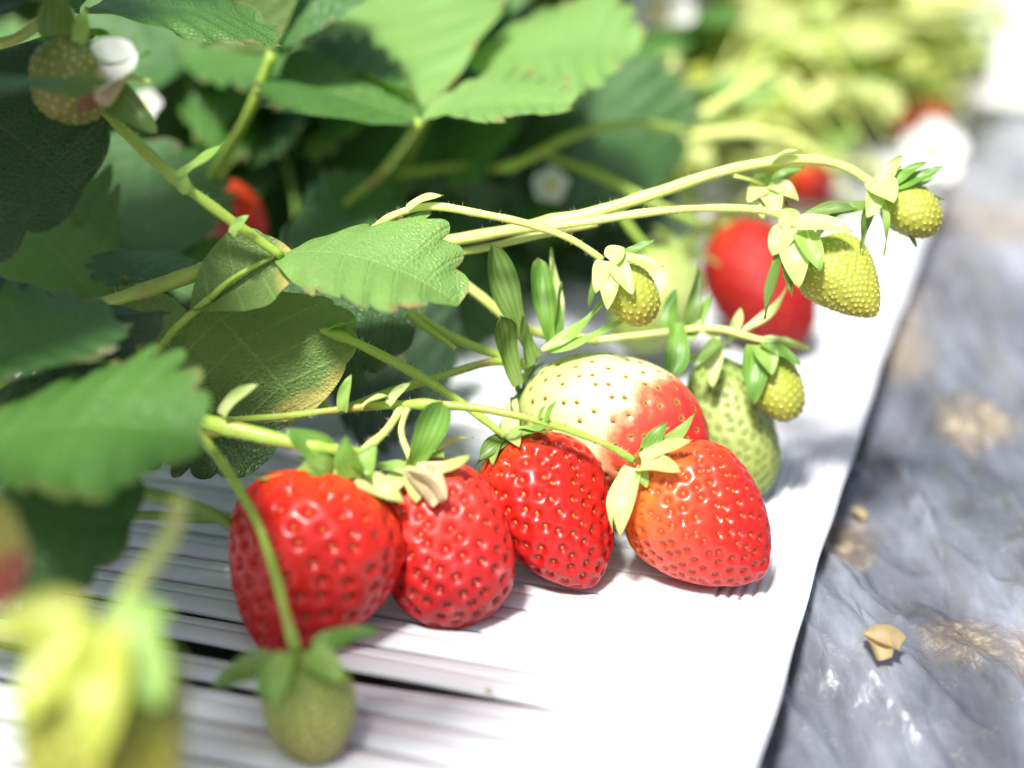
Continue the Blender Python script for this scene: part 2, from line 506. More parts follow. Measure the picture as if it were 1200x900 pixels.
nt.links.new(math_n(nt, 'ADD', 0.15, math_n(nt, 'MULTIPLY', math_n(nt, 'MAXIMUM', dust_sheen, mud), 0.5)), bs.inputs['Roughness'])
bs.inputs['Specular IOR Level'].default_value = 1.0
crk = nd(nt, 'ShaderNodeTexVoronoi', feature='DISTANCE_TO_EDGE')
crk.inputs['Scale'].default_value = 85
wp2 = nd(nt, 'ShaderNodeTexNoise'); wp2.inputs['Scale'].default_value = 60; wp2.inputs['Detail'].default_value = 5
nt.links.new(mp.outputs[0], wp2.inputs['Vector'])
nt.links.new(mixc(nt, 0.012, mp.outputs[0], wp2.outputs['Color']), crk.inputs['Vector'])
hh = math_n(nt, 'ADD', math_n(nt, 'MULTIPLY', fine, 0.35), math_n(nt, 'MULTIPLY', math_n(nt, 'MULTIPLY', crk.outputs['Distance'], 3.0, clamp=True), 1.2))
bump(nt, math_n(nt, 'ADD', hh, math_n(nt, 'MULTIPLY', mud, 0.8)), 0.6, 0.0016, bs)
tr = nd(nt, 'ShaderNodeBsdfTransparent')
tr.inputs[0].default_value = (0.75, 0.76, 0.8, 1)
ms = nd(nt, 'ShaderNodeMixShader')
sheer = math_n(nt, 'MULTIPLY', math_n(nt, 'SUBTRACT', noise_tex(nt, 16, 3, 0.5, vec=mp.outputs[0]), 0.54), 3.0, clamp=True)
nt.links.new(math_n(nt, 'MULTIPLY', sheer, 0.7), ms.inputs[0])
nt.links.new(bs.outputs[0], ms.inputs[1]); nt.links.new(tr.outputs[0], ms.inputs[2])
nt.links.new(ms.outputs[0], nt.nodes['Material Output'].inputs[0])
MUD = 0.75 * value_noise(U / 3.5, Vv / 5, 61) + 0.38 * np.clip((-U - 5.5) / 3, 0, 1) * np.clip((12 - Vv) / 8, 0, 1) + 0.0
film = mesh_obj('plastic_mulch_film', pts, grid_faces(len(vs), len(us)), m, origin=UV(-10, 0, -2), attrs={'mud': MUD.ravel(), 'dust_sheen': np.clip((Vv - 14) / 50, 0, 0.8).ravel()})
FILM = np.array([tuple(p) for p in pts])
tag(film, 'creased grey black plastic film dusted with dried mud beside the white panel', 'plastic film')

# pale sunlit path beyond the film
m, nt, bs = new_mat('pale path')
c = mixc(nt, noise_tex(nt, 20, 4), (0.70, 0.69, 0.66), (0.84, 0.83, 0.80))
nt.links.new(c, bs.inputs['Base Color'])
bs.inputs['Roughness'].default_value = 0.8
path_pts = [UV(u, v, -0.7 + 0.10 * math.sin(u * 0.7 + v * 0.3)) for v in np.linspace(64, 900, 34) for u in np.linspace(-220, -0.8, 16)]
tag(mesh_obj('path', path_pts, grid_faces(34, 16), m), kind='structure')

# white ribbed panel: flattened tubular slats, a finely lined border and a turned-down lip
pitch = 1.32
N_LO, N_HI = -24, 100
PV, PF, PD = [], [], []


def edge_wave(v):
    return 0.07 * math.sin(v * 0.13) + 0.035 * math.sin(v * 0.41 + 1) + 0.02 * math.sin(v * 1.3)


def sheet_rows(us_, vs_, zf, df=None):
    base_ = len(PV)
    for v in vs_:
        for u in us_:
            z = zf(u, v)
            PV.append(UV(u + edge_wave(v), v, z)); PD.append(df(u, v) if df else 0.0)
    PF.extend(tuple(reversed(f)) for f in grid_faces(len(vs_), len(us_), base_))


def border_z(u, v):
    if u <= -0.12: return -0.16
    if u < 0: return -0.07 * (u / -0.12) ** 2
    z = 0.012 * math.sin(v * 0.7 + u)
    if 0.5 < u < 2.2:
        z -= 0.13 * (0.5 - 0.5 * math.cos((u - 0.5) / 0.28 * 2 * math.pi)) ** 3
    return z


sheet_rows([-0.121, -0.12, -0.10, -0.07, -0.03, 0.0, 0.2, 0.4] + list(np.arange(0.5, 2.36, 0.05)), list(np.arange(N_LO * pitch, 30, 0.6)) + list(np.arange(30, N_HI * pitch, 1.5)), border_z)
rs_ = random.Random(77)
gap_r = {i: (rs_.random(), rs_.uniform(7, 14), rs_.random()) for i in range(N_LO - 1, N_HI + 2)}


def half_gap(i, u):
    """half the open width in cm of the slot before slat i"""
    r1, u0, r2 = gap_r[i]
    g = 0.026 + 0.040 * min(1, max(0, (u - 3.0) / 5)) + 0.045 * r1 * min(1, max(0, (u - u0) / 4))
    g += 0.012 * min(1, max(0, (u - 4) / 3)) * math.sin(u * 0.9 + 6 * r2)
    if i == -6: g += 0.25 * min(1, max(0, (u - 4.0) / 6.0)) ** 0.8 + 0.02 * math.sin(u * 1.1)* min(1, max(0, (u - 4.0) / 6.0))
    if i == -7: g += 0.10 * min(1, max(0, (u - 7.6) / 3.0))
    if i == -5: g += 0.07 * min(1, max(0, (u - 12.5) / 3.0))
    if i in (7, 12, 2): g += 0.04 * min(1, max(0, (u - 7) / 3.0))
    return max(0.008, g)


u_s = list(np.linspace(2.34, 18, 58)) + list(np.linspace(18.6, 34, 14))
QS = [-1, -1, -1, -.98, -.93, -.85, -.72, -.5, -.3, -.06, 0, .06, .3, .5, .72, .85, .93, .98, 1, 1, 1]
for i in range(N_LO, N_HI):
    far = i > 26
    qs = QS[::2] if far else QS
    uu_ = u_s[::2] + [34] if far else u_s
    base_ = len(PV)
    tilt = rs_.uniform(-.02, .02)
    lift = rs_.uniform(-.03, .03)
    for qi, q in enumerate(qs):
        for u in uu_:
            am = min(1, max(0, (u - 2.34) / 3.5))
            am2 = min(1, max(0, (u - 2.34) / 8.0))
            lo, hi = i * pitch + half_gap(i, u), (i + 1) * pitch - half_gap(i + 1, u)
            v = (lo + hi) / 2 + q * (hi - lo) / 2
            z = -(0.03 + 0.04 * am + 0.09 * am2) * (1 - math.sqrt(max(0, 1 - abs(q) ** 2.3))) + am2 * (lift + tilt * q)
            if abs(q) < 0.1: z += -0.035 * am * (1 - abs(q) / 0.07 if abs(q) < .07 else 0)
            if abs(q) == 1:
                n_end = sum(1 for k in (qs[:qi + 1] if q < 0 else qs[qi:]) if abs(k) == 1)
                tot = sum(1 for k in qs if k == q)
                if tot > 1: z -= (0.03 + 0.03 * am) * (tot - n_end) / (tot - 1)
            z += 0.02 * math.sin(u * 0.5 + i)* am2
            PV.append(UV(u + edge_wave(v), v, z)); PD.append(0.0)
    PF.extend(tuple(reversed(f)) for f in grid_faces(len(qs), len(uu_), base_))
# the dark underside seen through the open slots
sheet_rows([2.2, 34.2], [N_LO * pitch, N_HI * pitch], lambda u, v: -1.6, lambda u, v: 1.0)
m, nt, bs = new_mat('white plastic')
n1 = noise_tex(nt, 14, 5, 0.6)
c = mixc(nt, n1, (0.57, 0.59, 0.625), (0.64, 0.655, 0.685))
sp = math_n(nt, 'MULTIPLY', math_n(nt, 'SUBTRACT', noise_tex(nt, 130, 3), 0.70), 14.0, clamp=True)
c = mixc(nt, math_n(nt, 'MULTIPLY', sp, 0.45), c, (0.45, 0.38, 0.28))
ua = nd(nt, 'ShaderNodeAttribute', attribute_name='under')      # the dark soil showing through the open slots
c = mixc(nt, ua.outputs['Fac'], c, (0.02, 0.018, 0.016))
nt.links.new(c, bs.inputs['Base Color'])
bs.inputs['Roughness'].default_value = 0.38
panel = mesh_obj('slatted_panel', PV, PF, m, attrs={'under': PD}, origin=UV(10, 0))
tag(panel, 'white plastic panel with cross slats and a finely lined border under the red strawberries', 'panel')

# ------------------------------------------------------------------ builders: blades, stems, fruit
def frame(tan, nrm):
    t = tan.normalized()
    n = (nrm - t * nrm.dot(t)).normalized()
    return t, n, n.cross(t)


def leaflet(name, base, tip, W, N, mat, parent, teeth=8, fold=0.25, arch=0.10, side_arch=0.12, seed=0, curl=0.0, res=7, nc=9, tooth=0.115, wav=0.035, pleat=1.0):
    """one toothed leaflet: base and tip points, width in cm, N the side its upper face looks to"""
    r = random.Random(seed)
    base, tip = Vector(base), Vector(tip)
    L = (tip - base).length
    w = W * CM / 2
    t, n, b = frame(tip - base, N)
    nr = teeth * res + 1
    tt = np.linspace(-1, 1, 2 * nc + 1)
    tt = np.sign(tt) * np.abs(tt) ** 0.85
    verts, uv, sat = [], [], []
    p1, p2, p3 = r.random() * 6, r.random() * 6, r.random() * 6
    tj = {(k_, sd_): r.uniform(0.75, 1.2) for k_ in range(teeth + 1) for sd_ in (0, 1)}
    for i in range(nr):
        s = i / (nr - 1)
        ws = math.sin(math.pi * min(1, s) ** 0.92) ** 0.72 * (0.90 + 0.16 * s)
        ph_ = s * teeth
        f = ph_ - math.floor(ph_)
        if i == nr - 1: f = 0
        saw = math.sin(math.pi * f ** 1.35) ** 0.62
        gate = min(1, max(0, (s - 0.12) / 0.1)) * min(1, (1 - s) / 0.03 + 0.1)
        for k, q in enumerate(tt):
            a = abs(q)
            tooth_ = tooth * tj[(min(teeth, int(ph_)), 1 if q > 0 else 0)]
            x = w * ws * q * (1 + tooth_ * 2.0 * gate * saw * a ** 5)
            y = L * (s + 0.42 * a * s * (1 - s) + tooth_ * 0.45 * gate * saw * a ** 5)
            z = fold * abs(x) + 0.05 * L * a ** 2 * math.sin(4.2 * s + p2) * (1 if q > 0 else -1) * 0.5 - side_arch * x * x / w * 1.0
            z += arch * L * (1 - (2 * s - 1) ** 2) - curl * L * s * s
            z += pleat * 0.015 * L * math.cos(2 * math.pi * (ph_ - 0.22) + 1.2 * a) * a * min(1, ws * 1.5) * (1 - 0.3 * a) * -1
            z += wav * L * a * a * math.sin(5.0 * s + p1 + (1.3 if q > 0 else 0)) + wav * 0.5 * L * a ** 3 * math.sin(13 * s + p2 + q * 2)
            x += 0.03 * L * math.sin(3 * s + p3)
            verts.append(base + t * y + b * x + n * z)
            uv.append((q, ph_)); sat.append(s)
    fs = grid_faces(nr, 2 * nc + 1)
    # orient faces so their front is the N side
    f0 = fs[len(fs) // 2]
    v0, v1, v3 = verts[f0[0]], verts[f0[1]], verts[f0[3]]
    if (v1 - v0).cross(v3 - v0).dot(n) < 0:
        fs = [x[::-1] for x in fs]
    return mesh_obj(name, verts, fs, mat, parent, origin=base, uv=uv, attrs={'s': sat})


def smooth_path(pts, n=8):
    pts = [Vector(p) for p in pts]
    if len(pts) < 3:
        pts = [pts[0], pts[0].lerp(pts[1], 0.5), pts[-1]]
    ext = [pts[0] * 2 - pts[1]] + pts + [pts[-1] * 2 - pts[-2]]
    out = []
    for i in range(1, len(ext) - 2):
        p0, p1, p2, p3 = ext[i - 1:i + 3]
        for k in range(n):
            u = k / n
            out.append(0.5 * ((2 * p1) + (-p0 + p2) * u + (2 * p0 - 5 * p1 + 4 * p2 - p3) * u * u + (-p0 + 3 * p1 - 3 * p2 + p3) * u ** 3))
    out.append(pts[-1])
    return out


def tube_geo(path, radii, seg=10, verts=None, faces=None, bumps=()):
    verts = [] if verts is None else verts
    faces = [] if faces is None else faces
    n = len(path)
    rr = np.interp(np.linspace(0, 1, n), np.linspace(0, 1, len(radii)), radii)
    up = Vector((0.13, 0.2, 1)).normalized()
    base = len(verts)
    for i, p in enumerate(path):
        t = (path[min(i + 1, n - 1)] - path[max(i - 1, 0)]).normalized()
        a = up.cross(t)
        if a.length < 1e-4: a = Vector((1, 0, 0))
        a.normalize()
        up = t.cross(a)
        b_ = up
        r = rr[i] * CM
        r *= 1 + 0.05 * math.sin(i * 0.37 + path[0].x * 900) + 0.04 * math.sin(i * 0.9 + path[0].z * 700)
        for (bp, br) in bumps:
            r *= 1 + br * math.exp(-(((i / (n - 1)) - bp) / 0.025) ** 2)
        for k in range(seg):
            an = 2 * math.pi * k / seg
            rk = r * (1 + 0.06 * math.cos(3 * an + 0.7))
            verts.append(p + a * math.cos(an) * rk + b_ * math.sin(an) * rk)
    for i in range(n - 1):
        for k in range(seg):
            q = base + i * seg
            faces.append((q + k, q + (k + 1) % seg, q + seg + (k + 1) % seg, q + seg + k))
    faces.append(tuple(base + k for k in range(seg))[::-1])
    faces.append(tuple(base + (n - 1) * seg + k for k in range(seg)))
    return verts, faces


def stem(name, pts, radii, mat, parent, hairs=0, seed=0, n=8, seg=10, bumps=()):
    path = smooth_path(pts, n)
    verts, faces = tube_geo(path, radii, seg, bumps=bumps)
    mats = [mat]
    midx = [0] * len(faces)
    if hairs:
        r = random.Random(seed)
        mats.append(M['hair'])
        for _ in range(int(hairs * 1.8)):
            i = r.randrange(1, len(path) - 1)
            t = (path[i + 1] - path[i]).normalized()
            rd = Vector((r.gauss(0, 1), r.gauss(0, 1), r.gauss(0, 1)))
            rd = (rd - t * rd.dot(t)).normalized()
            rad = float(np.interp(i / (len(path) - 1), np.linspace(0, 1, len(radii)), radii)) * CM
            p = path[i].lerp(path[i + 1], r.random()) + rd * rad * 0.9
            q = p + (rd + t * r.uniform(-.4, .4)) * r.uniform(0.0007, 0.0016)
            sd_ = t.cross(rd) * 0.00008
            b0 = len(verts)
            verts += [p + sd_, p - sd_ * 0.5 + t * 0.00005, p - sd_ * 0.5 - t * 0.00005, q]
            faces += [(b0, b0 + 1, b0 + 3), (b0 + 1, b0 + 2, b0 + 3), (b0 + 2, b0, b0 + 3)]
            midx += [1, 1, 1]
    return mesh_obj(name, verts, faces, mats, parent, origin=path[0], midx=midx)


def sepal(name, base, tip, W, N, mat, parent, bow=0.15, cup=0.35, seed=0, ctrl=None, blunt=0.75, nr=16, nc=5, twist=0.0, spat=0.0):
    """narrow pointed blade from base to tip; N its upper face; bow lifts its middle towards N"""
    base, tip = Vector(base), Vector(tip)
    r = random.Random(seed)
    t0, n0, b0 = frame(tip - base, N)
    L = (tip - base).length
    mid = Vector(ctrl) if ctrl is not None else base.lerp(tip, 0.5) + n0 * bow * L
    verts, uv, sat = [], [], []
    bend = r.uniform(-.06, .06)
    for i in range(nr + 1):
        s = i / nr
        p = base * (1 - s) ** 2 + mid * 2 * s * (1 - s) + tip * s * s
        tg = (base * (-2 * (1 - s)) + mid * (2 - 4 * s) + tip * 2 * s).normalized()
        n = (n0 - tg * n0.dot(tg)).normalized()
        b_ = n.cross(tg)
        if twist:
            ca, sa = math.cos(twist * s), math.sin(twist * s)
            n, b_ = n * ca + b_ * sa, b_ * ca - n * sa
        w = W * CM / 2 * (0.40 * (1 - s) ** 2 + math.sin(math.pi * min(1.0, s * 0.94 + 0.06) ** 0.85) ** blunt)
        if spat:
            w = W * CM / 2 * ((1 - spat) + spat * min(1, s / 0.6) ** 1.2) * (math.sqrt(max(0, 1 - max(0, (s - 0.72) / 0.28) ** 2)))
        if i == nr: w = max(w * 0.05, 1e-5)
        for k in range(-nc, nc + 1):
            q = k / nc
            verts.append(p + b_ * (w * q + bend * L * math.sin(math.pi * s)) + n * (cup * w * (q * q)) + n * (0.02 * L * math.sin(9 * s + q * 2 + seed)))
            uv.append((q, s)); sat.append(s)
    fs = grid_faces(nr + 1, 2 * nc + 1)
    f0 = fs[len(fs) // 2 - nc]
    v0, v1, v3 = verts[f0[0]], verts[f0[1]], verts[f0[3]]
    if (v1 - v0).cross(v3 - v0).dot(n0) < 0: fs = [x[::-1] for x in fs]
    return mesh_obj(name, verts, fs, mat, parent, origin=base, uv=uv, attrs={'s': sat})


def fruit_r(t, tm, p, q):
    t = np.asarray(t, dtype=float)
    up = np.sqrt(np.clip(1 - (1 - t / tm) ** 2, 0, 1)) ** 0.92
    dn = np.clip(1 - (np.clip(t - tm, 0, 1) / (1 - tm)) ** p, 0, 1) ** q
    return np.where(t < tm, up, dn)


def fruit(cat, label, A, B, R, mat, seed_mat, npits, pit=0.05, pit_r=0.11, seeds=(0.058, 0.038, 0.02), tm=0.38, p=1.9, q=0.62,
          res=(90, 120), seed=0, lump=0.04, raised=False, flat=1.0, calyx=None, cap_mat=None, name=None, group=None, flank_dir=None, cap_r=0.28, sx=1.0):
    """A: where the calyx sits, B: the tip, R: largest radius in cm"""
    r = random.Random(seed * 13 + 5)
    A, B = Vector(A), Vector(B)
    root = empty(name or 'strawberry', A)
    tag(root, label, cat, group)
    ax = (B - A)
    L = ax.length / CM
    z = ax.normalized()
    x = z.orthogonal().normalized()
    toward = (Vector((0, 0, CAM_Z)) - A)
    y = (toward - z * toward.dot(z)).normalized()      # local frame fixed by the axis; y points to the open side
    x = y.cross(z)
    nr, ns = res
    th = np.linspace(0, math.pi, nr + 1)
    t = (1 - np.cos(th)) / 2
    an = np.arange(ns) / ns * 2 * math.pi
    T, AN = np.meshgrid(t, an, indexing='ij')
    rr = fruit_r(T, tm, p, q) * R
    k1, k2, k3 = r.random() * 6, r.random() * 6, r.random() * 6
    rr = rr * (1 + lump * np.sin(2 * AN + k1 + 1.5 * T) + lump * 0.6 * np.sin(3 * AN + k2 - 2 * T) + lump * 0.5 * np.sin(5 * AN + 4 * T + k3))
    X, Y = rr * np.cos(AN) * sx, rr * np.sin(AN)
    ZZ = T * L
    pos = np.stack([X, Y, ZZ], -1).reshape(-1, 3)
    # pits on a phyllotactic spiral spaced evenly by area
    tf = np.linspace(0, 1, 400)
    rf = fruit_r(tf, tm, p, q) * R
    ds = np.hypot(np.diff(rf), np.diff(tf * L))
    area = np.concatenate([[0], np.cumsum((rf[1:] + rf[:-1]) / 2 * ds)])
    area /= area[-1]
    kk = (np.arange(npits) + 0.5) / npits
    tp = np.interp(np.clip(kk + np.array([r.uniform(-1, 1) for _ in range(npits)]) * 0.0025, 0, 1), area, tf)
    ap = (np.arange(npits) * 2.399963) + np.array([r.uniform(-.11, .11) for _ in range(npits)])
    rp = fruit_r(tp, tm, p, q) * R
    rp = rp * (1 + lump * np.sin(2 * ap + k1 + 1.5 * tp) + lump * 0.6 * np.sin(3 * ap + k2 - 2 * tp) + lump * 0.5 * np.sin(5 * ap + 4 * tp + k3))
    pp = np.stack([rp * np.cos(ap) * sx, rp * np.sin(ap), tp * L], -1)
    keep = tp > 0.04
    pp, tp, ap = pp[keep], tp[keep], ap[keep]
    # normals of the undented surface
    P3 = pos.reshape(nr + 1, ns, 3)
    du = np.roll(P3, -1, 1) - np.roll(P3, 1, 1)
    dv = np.gradient(P3, axis=0)
    nn = np.cross(du, dv)
    ln = np.linalg.norm(nn, axis=-1, keepdims=True)
    nn = np.where(ln > 1e-9, nn / np.maximum(ln, 1e-9), np.array([0, 0, 1.0]))
    cen = np.array([0, 0, L * 0.45])
    sgn = np.sign(((P3 - cen) * nn).sum(-1, keepdims=True)); sgn[sgn == 0] = 1
    nn = (nn * sgn).reshape(-1, 3)
    D = np.full(len(pos), 9.0)
    for c_ in pp:
        D = np.minimum(D, np.linalg.norm(pos - c_, axis=1))
    scale_t = 1.0
    pitv = np.exp(-(D / (pit_r * (0.62 if raised else 0.95))) ** 4)
    if raised:
        disp = pit * np.exp(-(D / (pit_r * 0.9)) ** 2)
    else:
        disp = -pit * np.exp(-(D / (pit_r * 0.85)) ** 2.4) - pit * 0.35 * np.exp(-(D / (pit_r * 1.7)) ** 2)
    rimfade = np.clip(rr.ravel() / (0.25 * R), 0, 1)
    pos2 = pos + nn * (disp * rimfade)[:, None]
    verts = pos2
    faces = []
    for i in range(nr):
        for j in range(ns):
            faces.append((i * ns + j, i * ns + (j + 1) % ns, (i + 1) * ns + (j + 1) % ns, (i + 1) * ns + j))
    midx = [0] * len(faces)
    tat = list(T.ravel()); pat = list(pitv)
    # seeds
    vs_ = [verts]
    base = len(verts)
    sl, sw, sh = seeds
    ring = 8
    for i_, c_ in enumerate(pp):
        j = int(np.argmin(np.linalg.norm(pos - c_, axis=1)))
        n_ = nn[j]
        m_ = np.array([0, 0, 1.0]) - n_ * n_[2]
        m_ /= max(np.linalg.norm(m_), 1e-6)
        s_ = np.cross(n_, m_)
        off = (pit * 0.55 if raised else -pit * 1.18 + 0.004)
        c0 = c_ + n_ * off
        rs = r.uniform(.85, 1.12) * (0.75 + 0.25 * min(1, rp[min(i_, len(rp) - 1)] / (0.5 * R)))
        loc = [c0 + n_ * sh * rs]
        for lev, (kr, kh) in enumerate(((0.6, 0.75), (1.0, 0.1))):
            for k in range(ring):
                a_ = 2 * math.pi * k / ring
                e = (1 + 0.25 * math.cos(a_)) if True else 1
                loc.append(c0 + m_ * math.cos(a_) * sl * kr * rs + s_ * math.sin(a_) * sw * kr * rs * (1 - 0.3 * math.cos(a_)) + n_ * sh * kh * rs)
        loc.append(c0 - n_ * sh * 0.6)
        vs_.append(np.array(loc))
        for k in range(ring):
            k2_ = (k + 1) % ring
            faces.append((base, base + 1 + k, base + 1 + k2_))
            faces.append((base + 1 + k, base + 1 + ring + k, base + 1 + ring + k2_, base + 1 + k2_))
            midx += [1, 1]
        tat += [0.5] * len(loc); pat += [0] * len(loc)
        base += len(loc)
    allv = np.concatenate(vs_)
    mat3 = np.array([list(x), list(y), list(z)])
    wv = allv @ mat3 * CM + np.array(A)
    fl = np.zeros(len(allv))
    if flank_dir is not None:
        fd = np.array(flank_dir)
        ctr = np.array(A) * 0.5 + np.array(B) * 0.5
        fl = np.clip((wv - ctr) @ fd / (R * CM), -1, 1)
    body = mesh_obj('flesh', wv, faces, [mat, seed_mat], root, origin=A, midx=midx, attrs={'t': tat, 'pit': pat, 'flank': fl})
    # outward faces
    me = body.data
    f0 = me.polygons[(nr // 2) * ns]
    if f0.normal.dot(Vector(f0.center) - (B - A) * 0.45) < 0:
        me.flip_normals()
    # calyx: a small cap that carries the sepals
    if calyx is not None:
        cm_ = cap_mat or calyx.get('mats', [M['sepal_mid']])[0]
        cr = cap_r * R
        prof = [(0.02, -0.16), (0.22, -0.15), (0.45, -0.09), (0.75, -0.03), (1.0, 0.03), (1.0, 0.10)]
        cv, cf = [], []
        for (kr, kz) in prof:
            for k in range(14):
                a_ = 2 * math.pi * k / 14
                cv.append(A + (x * math.cos(a_) + y * math.sin(a_)) * cr * kr * CM * (1 + .08 * math.sin(5 * a_)) + z * kz * R * CM * 0.8)
        for i in range(len(prof) - 1):
            for k in range(14):
                cf.append((i * 14 + k, i * 14 + (k + 1) % 14, (i + 1) * 14 + (k + 1) % 14, (i + 1) * 14 + k))
        sa = [0.1] * len(cv)
        cap = mesh_obj('calyx', cv, cf, cm_, root, origin=A, attrs={'s': sa}, uv=[(0, 0)] * len(cv))
        for i in range(calyx.get('n', 0)):
            a_ = 2 * math.pi * (i + 0.5 * r.random()) / calyx['n'] + calyx.get('a0', 0)
            e0 = x * math.cos(a_) + y * math.sin(a_)
            ll = calyx['len'] * r.uniform(.8, 1.15)
            lift = math.radians(calyx['lift'] + r.uniform(-calyx.get('var', 15), calyx.get('var', 15)))   # above the shoulder plane
            b_pt = A + e0 * cr * 0.75 * CM
            dirv = e0 * math.cos(lift) - z * math.sin(lift)
            tip = b_pt + dirv * ll * CM
            nrm = -z * math.cos(lift) - e0 * math.sin(lift)
            ms_ = calyx['mats']
            sepal('sepal', b_pt, tip, calyx['w'] * r.uniform(.8, 1.2), nrm, ms_[i % len(ms_)], cap, bow=calyx.get('bow', 0.2), seed=seed * 50 + i)
        for i, e in enumerate(calyx.get('extra', [])):
            b_pt = Vector(e[0]); 
            sepal('sepal', b_pt, e[1], e[2], e[3], e[4], cap, seed=seed * 50 + 30 + i, **(e[5] if len(e) > 5 else {}))
    return root

# ------------------------------------------------------------------ the nearest plant: leaves and fruit stalks
plant = empty('strawberry_plant', UV(25, 1, 0))
tag(plant, 'nearest strawberry plant with toothed leaves and green fruit stalks reaching over the panel', 'plant', 'strawberry plants in the row')
crown = stem('crown', [UV(25, 1, -1), UV(25, 1.2, 1.2), UV(24.8, 1, 2.6)], [1.3, 1.2, 0.6], M['stem_dark'], plant)

_ls = [0]


def lf(leaf, bp, tp, W, N, mat, **kw):
    _ls[0] += 1
    kw.setdefault('seed', _ls[0])
    return leaflet('leaflet', P(*bp), P(*tp), W, V(*N), M[mat], leaf, **kw)


def new_leaf(pl, at):
    return empty('leaf', P(*at), pl)


def petiole(leaf, pts, rad, mat='stem', **kw):
    return stem('petiole', [P(*p) for p in pts], rad, M[mat], leaf, **kw)


CR = (60, 430, 52)        # about where the crown of the near plant sits

# big green leaf in front, at the left
L = new_leaf(plant, (-50, 500, 34))
petiole(L, [(-140, 700, 40), (-90, 600, 36), (-48, 510, 33.5)], [0.16, 0.13])
lf(L, (-48, 525, 33.2), (232, 512, 32.2), 4.6, (0.05, 0.80, 0.50), 'leaf', teeth=7, fold=0.18, arch=0.10, curl=0.03, wav=.035)
lf(L, (-60, 455, 34.2), (135, 372, 36.2), 3.6, (-0.1, 0.75, 0.55), 'leaf_blue', teeth=7, fold=0.25, arch=0.05)
lf(L, (-75, 540, 33.4), (-160, 640, 32), 4.0, (0.1, 0.8, 0.5), 'leaf', teeth=6)
# dark leaf low at the left
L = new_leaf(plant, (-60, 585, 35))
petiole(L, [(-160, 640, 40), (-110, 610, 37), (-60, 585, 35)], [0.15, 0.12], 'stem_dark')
lf(L, (-50, 585, 34.6), (156, 612, 34.2), 4.3, (0.05, 0.62, 0.75), 'leaf_shaded', teeth=7, fold=0.12, arch=0.03)
lf(L, (-60, 500, 37), (128, 556, 38), 4.2, (0.1, 0.5, 0.85), 'leaf_shaded', teeth=7)
# dark folded leaf and its neighbours in the middle left
L = new_leaf(plant, (-40, 330, 38))
petiole(L, [CR, (-20, 400, 44), (-45, 340, 38)], [0.16, 0.12], 'stem_dark')
lf(L, (-45, 318, 37.5), (192, 362, 37.6), 3.4, (0.1, 0.85, 0.55), 'leaf_deep_shade', teeth=8, fold=-0.25, arch=-0.10, side_arch=0.30, wav=.04)
lf(L, (-50, 310, 38.5), (-140, 200, 40), 4, (0.0, 0.8, 0.6), 'leaf_deep_shade')
# upper left: leaf in shade, its darkness carried by the material
L = new_leaf(plant, (-70, 95, 33))
petiole(L, [(-200, 420, 42), (-150, 240, 36), (-72, 92, 33)], [0.16, 0.12], 'stem_dark')
lf(L, (-95, 100, 39), (98, 222, 38), 5.6, (-0.25, 0.45, 0.85), 'leaf_shaded', teeth=7, tooth=0.13, fold=0.10, arch=0.05, curl=0.02)
lf(L, (-90, 78, 34), (118, 80, 33), 2.9, (0.0, 0.96, 0.20), 'leaf_blue', teeth=6, fold=-0.08, arch=-0.03, curl=.05)
lf(L, (-80, 40, 36), (42, 2, 36), 3.0, (0.1, 0.8, 0.5), 'leaf_shaded', teeth=6)
# top: leaf spreading right from beside the green fruit
L = new_leaf(plant, (95, 22, 39.5))
petiole(L, [(40, 300, 50), (40, 130, 44), (60, 60, 41), (95, 22, 39.5)], [0.15, 0.12])
lf(L, (97, 15, 39.2), (312, 28, 42), 5.0, (0.0, 0.86, 0.52), 'leaf', teeth=8, fold=0.10, arch=0.06, curl=0.02)
lf(L, (90, 10, 40), (30, -70, 42), 3.6, (0.0, 0.8, 0.5), 'leaf')
# leaf behind with its veins fanning up
L = new_leaf(plant, (163, 330, 47))
petiole(L, [(60, 470, 52), (130, 380, 48), (162, 330, 47)], [0.13, 0.11])
lf(L, (163, 325, 47), (172, 165, 50), 4.7, (0.15, 0.45, 0.85), 'leaf_blue', teeth=7, fold=0.05, arch=0.02)
lf(L, (155, 332, 46.5), (60, 232, 45.2), 1.6, (0.5, 0.8, 0.4), 'leaf_blue', teeth=6, fold=0.2)
lf(L, (120, 372, 44.5), (18, 232, 46), 4.4, (-0.2, 0.35, 0.9), 'leaf', teeth=7, fold=0.25)
lf(L, (228, 318, 42), (122, 300, 43.5), 2.6, (0.0, 0.93, 0.35), 'leaf_blue', teeth=6, fold=-0.05, arch=.05)
# the sharp leaf in the middle: one leaflet upright, one hanging showing its pale underside, one spread to the right
L = new_leaf(plant, (245, 352, 39.6))
petiole(L, [(120, 560, 42), (172, 442, 40.6), (200, 392, 40.0), (246, 350, 39.6)], [0.13, 0.11, 0.10], 'stem', hairs=50, seed=4)
stem('midrib', [P(246, 350, 39.6), P(275, 325, 39.45), P(322, 300, 39.4)], [0.10, 0.07, 0.05], M['stem'], L)
lf(L, (222, 362, 39.9), (345, 300, 39.3), 2.3, (0.15, -0.45, -0.75), 'leaf_under', teeth=4, fold=-0.35, arch=0.0, curl=-0.05, tooth=.03, pleat=.3)
lf(L, (246, 352, 39.8), (352, 492, 40.6), 5.0, (-0.10, 0.25, -0.95), 'leaf_under', teeth=5, fold=0.12, arch=0.03, tooth=0.035, pleat=.3, wav=.015)
lf(L, (322, 300, 39.5), (538, 352, 38.6), 3.9, (0.02, 0.84, 0.52), 'leaf_light', teeth=7, fold=0.16, arch=0.13, curl=0.02, wav=.045)
